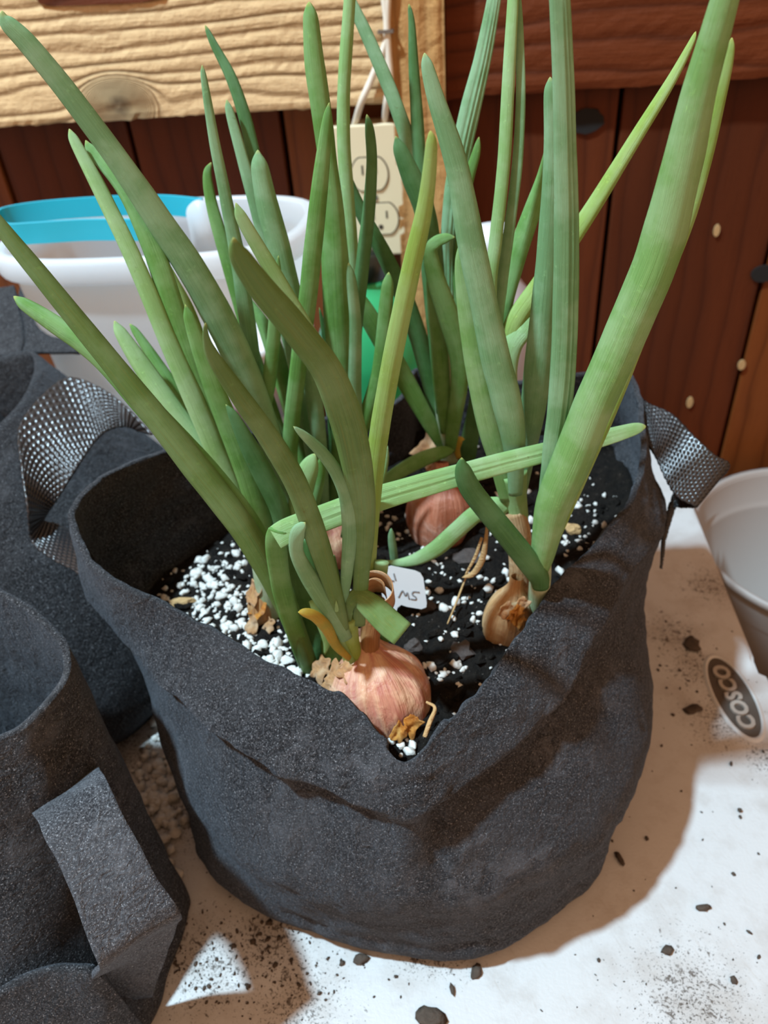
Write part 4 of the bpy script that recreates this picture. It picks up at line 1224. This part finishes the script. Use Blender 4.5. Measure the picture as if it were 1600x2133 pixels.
leaf(P5, [(896, 560, 20), (906, 640, 32), (915, 720, 36), (920, 800, 36), (930, 900, 26)], .403, .402, 'green', .6)
leaf(P5, [(1036, -60, 26), (1029, 0, 30), (1006, 120, 36), (980, 230, 42), (958, 330, 41), (942, 430, 38), (935, 530, 36), (935, 640, 32), (936, 860, 26)], .414, .450, 'grey', .5, ridge_=.04, grooves=(-1.75, -1.25, -0.8))
leaf(P5, [(998, 285, 6), (992, 320, 18), (978, 370, 22), (968, 430, 20), (955, 560, 20), (940, 860, 16)], .418, .425, 'green', .6)
leaf(P5, [(946, 938, 20), (920, 943, 28), (880, 957, 32), (840, 978, 30), (800, 1005, 26), (770, 1030, 20)], .372, .396, 'green', .45)
leaf(P5, [(990, 800, 14), (988, 850, 28), (980, 910, 36), (972, 970, 30)], .425, .430, 'dark', .5)
leaf(P5, [(968, 915, 10), (957, 917, 18), (952, 935, 14), (956, 955, 10)], .402, .400, 'gold', .6)
husk('dry_husk', atz(893, 932, .182), .020, M_HUSK, P5, 41.0, (-.2, -.6, .7))
husk('dry_husk', atz(905, 968, .178), .012, M_HUSK, P5, 44.0, (-.2, -.6, .7))

# ---- 6: the right-hand bulb
P6 = empty('shallot_plant', atz(1060, 1310, .15))
tag(P6, 'shallot at the right with a wrinkled tan neck and the thickest tall leaves', 'plant', GRP)
y6 = .305
bulb('bulb', atz(1056, 1300, .153), 0.0135, 0.044, (0.15, .12, 1), M_SKIN_TAN, P6, 0.07)
tube('dry_neck', [atz(1072, 1275, .166), aty(1082, 1220, .300), aty(1084, 1160, .304), aty(1080, 1110, .306), aty(1070, 1062, .308)], [.0085, .0058, .0062, .0064, .0060], M_NECK_TAN, P6, 18)['label'] = 'wrinkled tan dry neck'
leaf(P6, [(1066, 985, 62), (1072, 1030, 50), (1078, 1075, 44), (1080, 1120, 38)], .307, .309, 'light', .85, tip=False, name='neck_sheath')
leaf(P6, [(884, 110, 12), (890, 140, 26), (907, 205, 36), (951, 350, 48), (979, 500, 56), (1010, 650, 58), (1034, 760, 62), (1054, 840, 62), (1066, 900, 54), (1072, 965, 38), (1073, 1030, 28)], .300, .310, 'grey', .55)
leaf(P6, [(958, 505, 10), (964, 560, 32), (978, 650, 46), (996, 760, 52), (1018, 870, 52), (1042, 960, 46), (1060, 1040, 36)], .306, .316, 'fresh', .5)
leaf(P6, [(1071, -60, 22), (1069, 0, 24), (1058, 200, 27), (1049, 350, 27), (1033, 500, 27), (1022, 600, 27), (1024, 760, 26), (1042, 900, 24), (1068, 1030, 20)], .330, .370, 'light', .5)
leaf(P6, [(1076, -40, 14), (1082, 60, 17), (1085, 200, 20), (1078, 340, 22), (1062, 470, 23), (1046, 590, 24), (1036, 700, 24), (1050, 880, 22), (1070, 1030, 18)], .334, .372, 'grey', .6)
leaf(P6, [(1150, 300, 22), (1134, 370, 32), (1106, 450, 38), (1076, 540, 40), (1052, 630, 38), (1042, 720, 34), (1060, 900, 28), (1072, 1030, 20)], .338, .372, 'green', .65, tip=False)
leaf(P6, [(1450, 65, 6), (1438, 95, 14), (1395, 175, 22), (1330, 280, 28), (1262, 390, 32), (1195, 495, 36), (1125, 595, 40), (1070, 680, 42), (1062, 760, 34), (1068, 900, 26), (1074, 1040, 18)], .334, .372, 'yellow', .7)
leaf(P6, [(1130, 640, 30), (1098, 680, 40), (1066, 725, 42), (1060, 800, 34), (1070, 960, 22)], .330, .345, 'light', .55, tip=False)
leaf(P6, [(1146, 160, 12), (1147, 195, 28), (1150, 300, 34), (1146, 420, 38), (1140, 540, 46), (1130, 660, 52), (1120, 770, 56), (1108, 870, 50), (1096, 960, 32), (1086, 1040, 18)], .312, .322, 'grey', .55)
leaf(P6, [(1160, -60, 40), (1166, 0, 42), (1173, 150, 45), (1177, 300, 47), (1180, 450, 51), (1179, 600, 52), (1175, 740, 52), (1166, 850, 50), (1152, 950, 44), (1138, 1060, 36), (1126, 1170, 26)], .290, .285, 'grey', .6, ridge_=.04, grooves=(-1.10, -0.72))
leaf(P6, [(1531, -70, 52), (1511, 0, 58), (1462, 175, 70), (1420, 350, 84), (1375, 525, 91), (1302, 700, 87), (1236, 850, 82), (1197, 950, 83), (1155, 1050, 74), (1132, 1150, 52), (1122, 1190, 40)], .284, .262, 'fresh', .7)
leaf(P6, [(1525, 78, 8), (1521, 110, 18), (1508, 170, 24), (1468, 340, 28), (1425, 480, 30), (1350, 660, 30), (1270, 860, 28), (1140, 1160, 20)], .294, .290, 'yellow', .6)
leaf(P6, [(962, 953, 16), (964, 975, 34), (980, 1015, 44), (1015, 1062, 46), (1055, 1110, 48), (1094, 1160, 48), (1122, 1198, 44), (1128, 1225, 34)], .281, .272, 'dark', .6)
leaf(P6, [(1128, 1170, 40), (1124, 1215, 44), (1116, 1265, 36), (1112, 1290, 30)], .290, .286, 'pale', .85, tip=False, name='neck_sheath')
leaf(P6, [(800, 1168, 4), (825, 1172, 14), (865, 1165, 26), (910, 1140, 34), (950, 1105, 36), (990, 1070, 36), (1030, 1048, 30), (1058, 1062, 22)], .306, .318, 'light', .5)
for k, (px, py, z, sz) in enumerate(((1072, 1283, .172, .0075), (1082, 1296, .168, .007), (1079, 1272, .175, .006), (1056, 1272, .174, .009), (1088, 1258, .176, .007))):
    husk('dry_husk', atz(px, py, z), sz, M_ORANGE if k < 3 else M_HUSK, P6, 60 + k * 2.3, (0.2, -.7, .5))
leaf(P6, [(962, 1203, 5), (985, 1195, 12), (1004, 1165, 14), (1012, 1125, 9), (1015, 1090, 5)], .310, .305, M_STRAW, .5, name='withered_leaf')
leaf(P6, [(968, 1200, 4), (990, 1160, 7), (1004, 1120, 6)], .309, .306, M_STRAW, .5, name='withered_leaf')

# ---- small loose shoots and scraps in the soil
s1 = leaf(None, [(815, 1100, 8), (816, 1120, 15), (820, 1150, 17), (824, 1185, 14)], .325, .325, 'grey', .6, name='green_shoot')
tag(s1, 'short lone grey-green shoot standing in the soil behind the white tag', 'plant')
s2 = leaf(None, [(807, 928, 5), (804, 960, 12), (795, 1000, 14), (780, 1050, 12), (772, 1090, 9)], .350, .352, 'light', .6, name='green_shoot')
tag(s2, 'thin curved pale green shoot right of the tall yellow-green leaf', 'plant')
s3 = leaf(None, [(800, 1345, 20), (802, 1320, 24), (790, 1295, 14)], .262, .262, 'green', .5, name='leaf_scrap')
tag(s3, 'cut scrap of green leaf lying on the soil under the bent olive leaf', 'leaf')
t = tube('straw_bit', [atz(932, 1300, .153), atz(948, 1262, .158), atz(962, 1225, .160), atz(976, 1190, .162)], [.0004, .0006, .0006, .0004], M_STRAW, None, 6)
tag(t, 'thin dry straw leaning across the soil left of the right-hand bulb', 'straw')
t = tube('straw_bit', [atz(885, 1535, .160), atz(895, 1505, .164), atz(906, 1475, .165), atz(888, 1462, .166)], [.0012, .0012, .0009, .0006], M_STRAW, None, 7)
tag(t, 'forked tan root bit beside the front bulb, just above the rim notch', 'straw')
t = tube('straw_bit', [aty(648, 1202, .300), aty(668, 1195, .302), aty(700, 1182, .306)], [.0011, .0011, .0009], M_STRAW, None, 7)
tag(t, 'pale reddish twig caught between the leaves above the front bulb', 'straw')
for px, py, rx, ry, lab in ((962, 1345, 24, 24, 'dark rounded bark chip on the soil left of the right-hand bulb'), (975, 1150, 30, 20, 'broad brown bark chip under the curved green leaf'),
                        (1195, 1090, 16, 12, 'small reddish bark chip near the right inner wall of the bag'), (1150, 1225, 18, 14, 'pale brown bark chip beside the rightmost stem'),
                        (860, 1330, 20, 14, 'dark bark chip beside the bent olive leaf'), (890, 1255, 18, 14, 'dark bark chip right of the white tag'),
                        (360, 1195, 26, 12, 'reddish bark splinter among the shaded perlite at the left')):
    p = atz(px, py, .155); k = depth(p) / F_PX
    vs, fs = [], []
    blob((0, 0, 0), 1.0, vs, fs, IV, IF, 0.35)
    vs = [(p.x + v[0] * rx * k, p.y + v[1] * ry * k * 1.1, soil_z(p.x, p.y) + 0.001 + v[2] * 0.0035) for v in vs]
    tag(pydata('bark_chip', vs, fs, M_STRAW if 'reddish' in lab or 'pale' in lab else M_BARK, smooth=False), lab, 'bark', 'bark chips in the soil')

# ---- plant tag
tg = empty('plant_tag', atz(840, 1275, .15))
tag(tg, 'white plastic plant tag with handwriting stuck in the soil behind the front bulb', 'label')
yt = .300
q0 = aty(832, 1225, yt)
nrm = Vector((0.10, -0.90, 0.42)).normalized()
def tagpt(px, py, off=0.0):
    d = ray(px, py)
    return CAM + d * (((q0 - CAM).dot(nrm)) / d.dot(nrm)) + nrm * off
outl = [(790, 1200), (798, 1184), (815, 1179), (865, 1189), (876, 1194), (882, 1204), (889, 1256), (888, 1265), (878, 1269), (848, 1264), (836, 1260), (828, 1266), (824, 1283), (818, 1290), (806, 1290), (800, 1275), (796, 1240)]
bm = bmesh.new()
f = bm.faces.new([bm.verts.new(tagpt(*p)) for p in outl])
r = bmesh.ops.extrude_face_region(bm, geom=[f])
for v in r['geom']:
    if isinstance(v, bmesh.types.BMVert): v.co -= nrm * 0.0009
from_bm('tag_plate', bm, M_TAG, tg)
for k, st in enumerate((((830, 1244), (838, 1230), (844, 1240), (848, 1234), (852, 1247)), ((873, 1233), (861, 1232), (859, 1238), (866, 1244), (865, 1248), (855, 1247)),
                        ((806, 1196), (810, 1206), (820, 1210)), ((820, 1194), (824, 1208)), ((815, 1236), (820, 1246)))):
    tube('ink_stroke', [tagpt(*p, 0.0002) for p in st], 0.00042, M_INK, tg, 6)
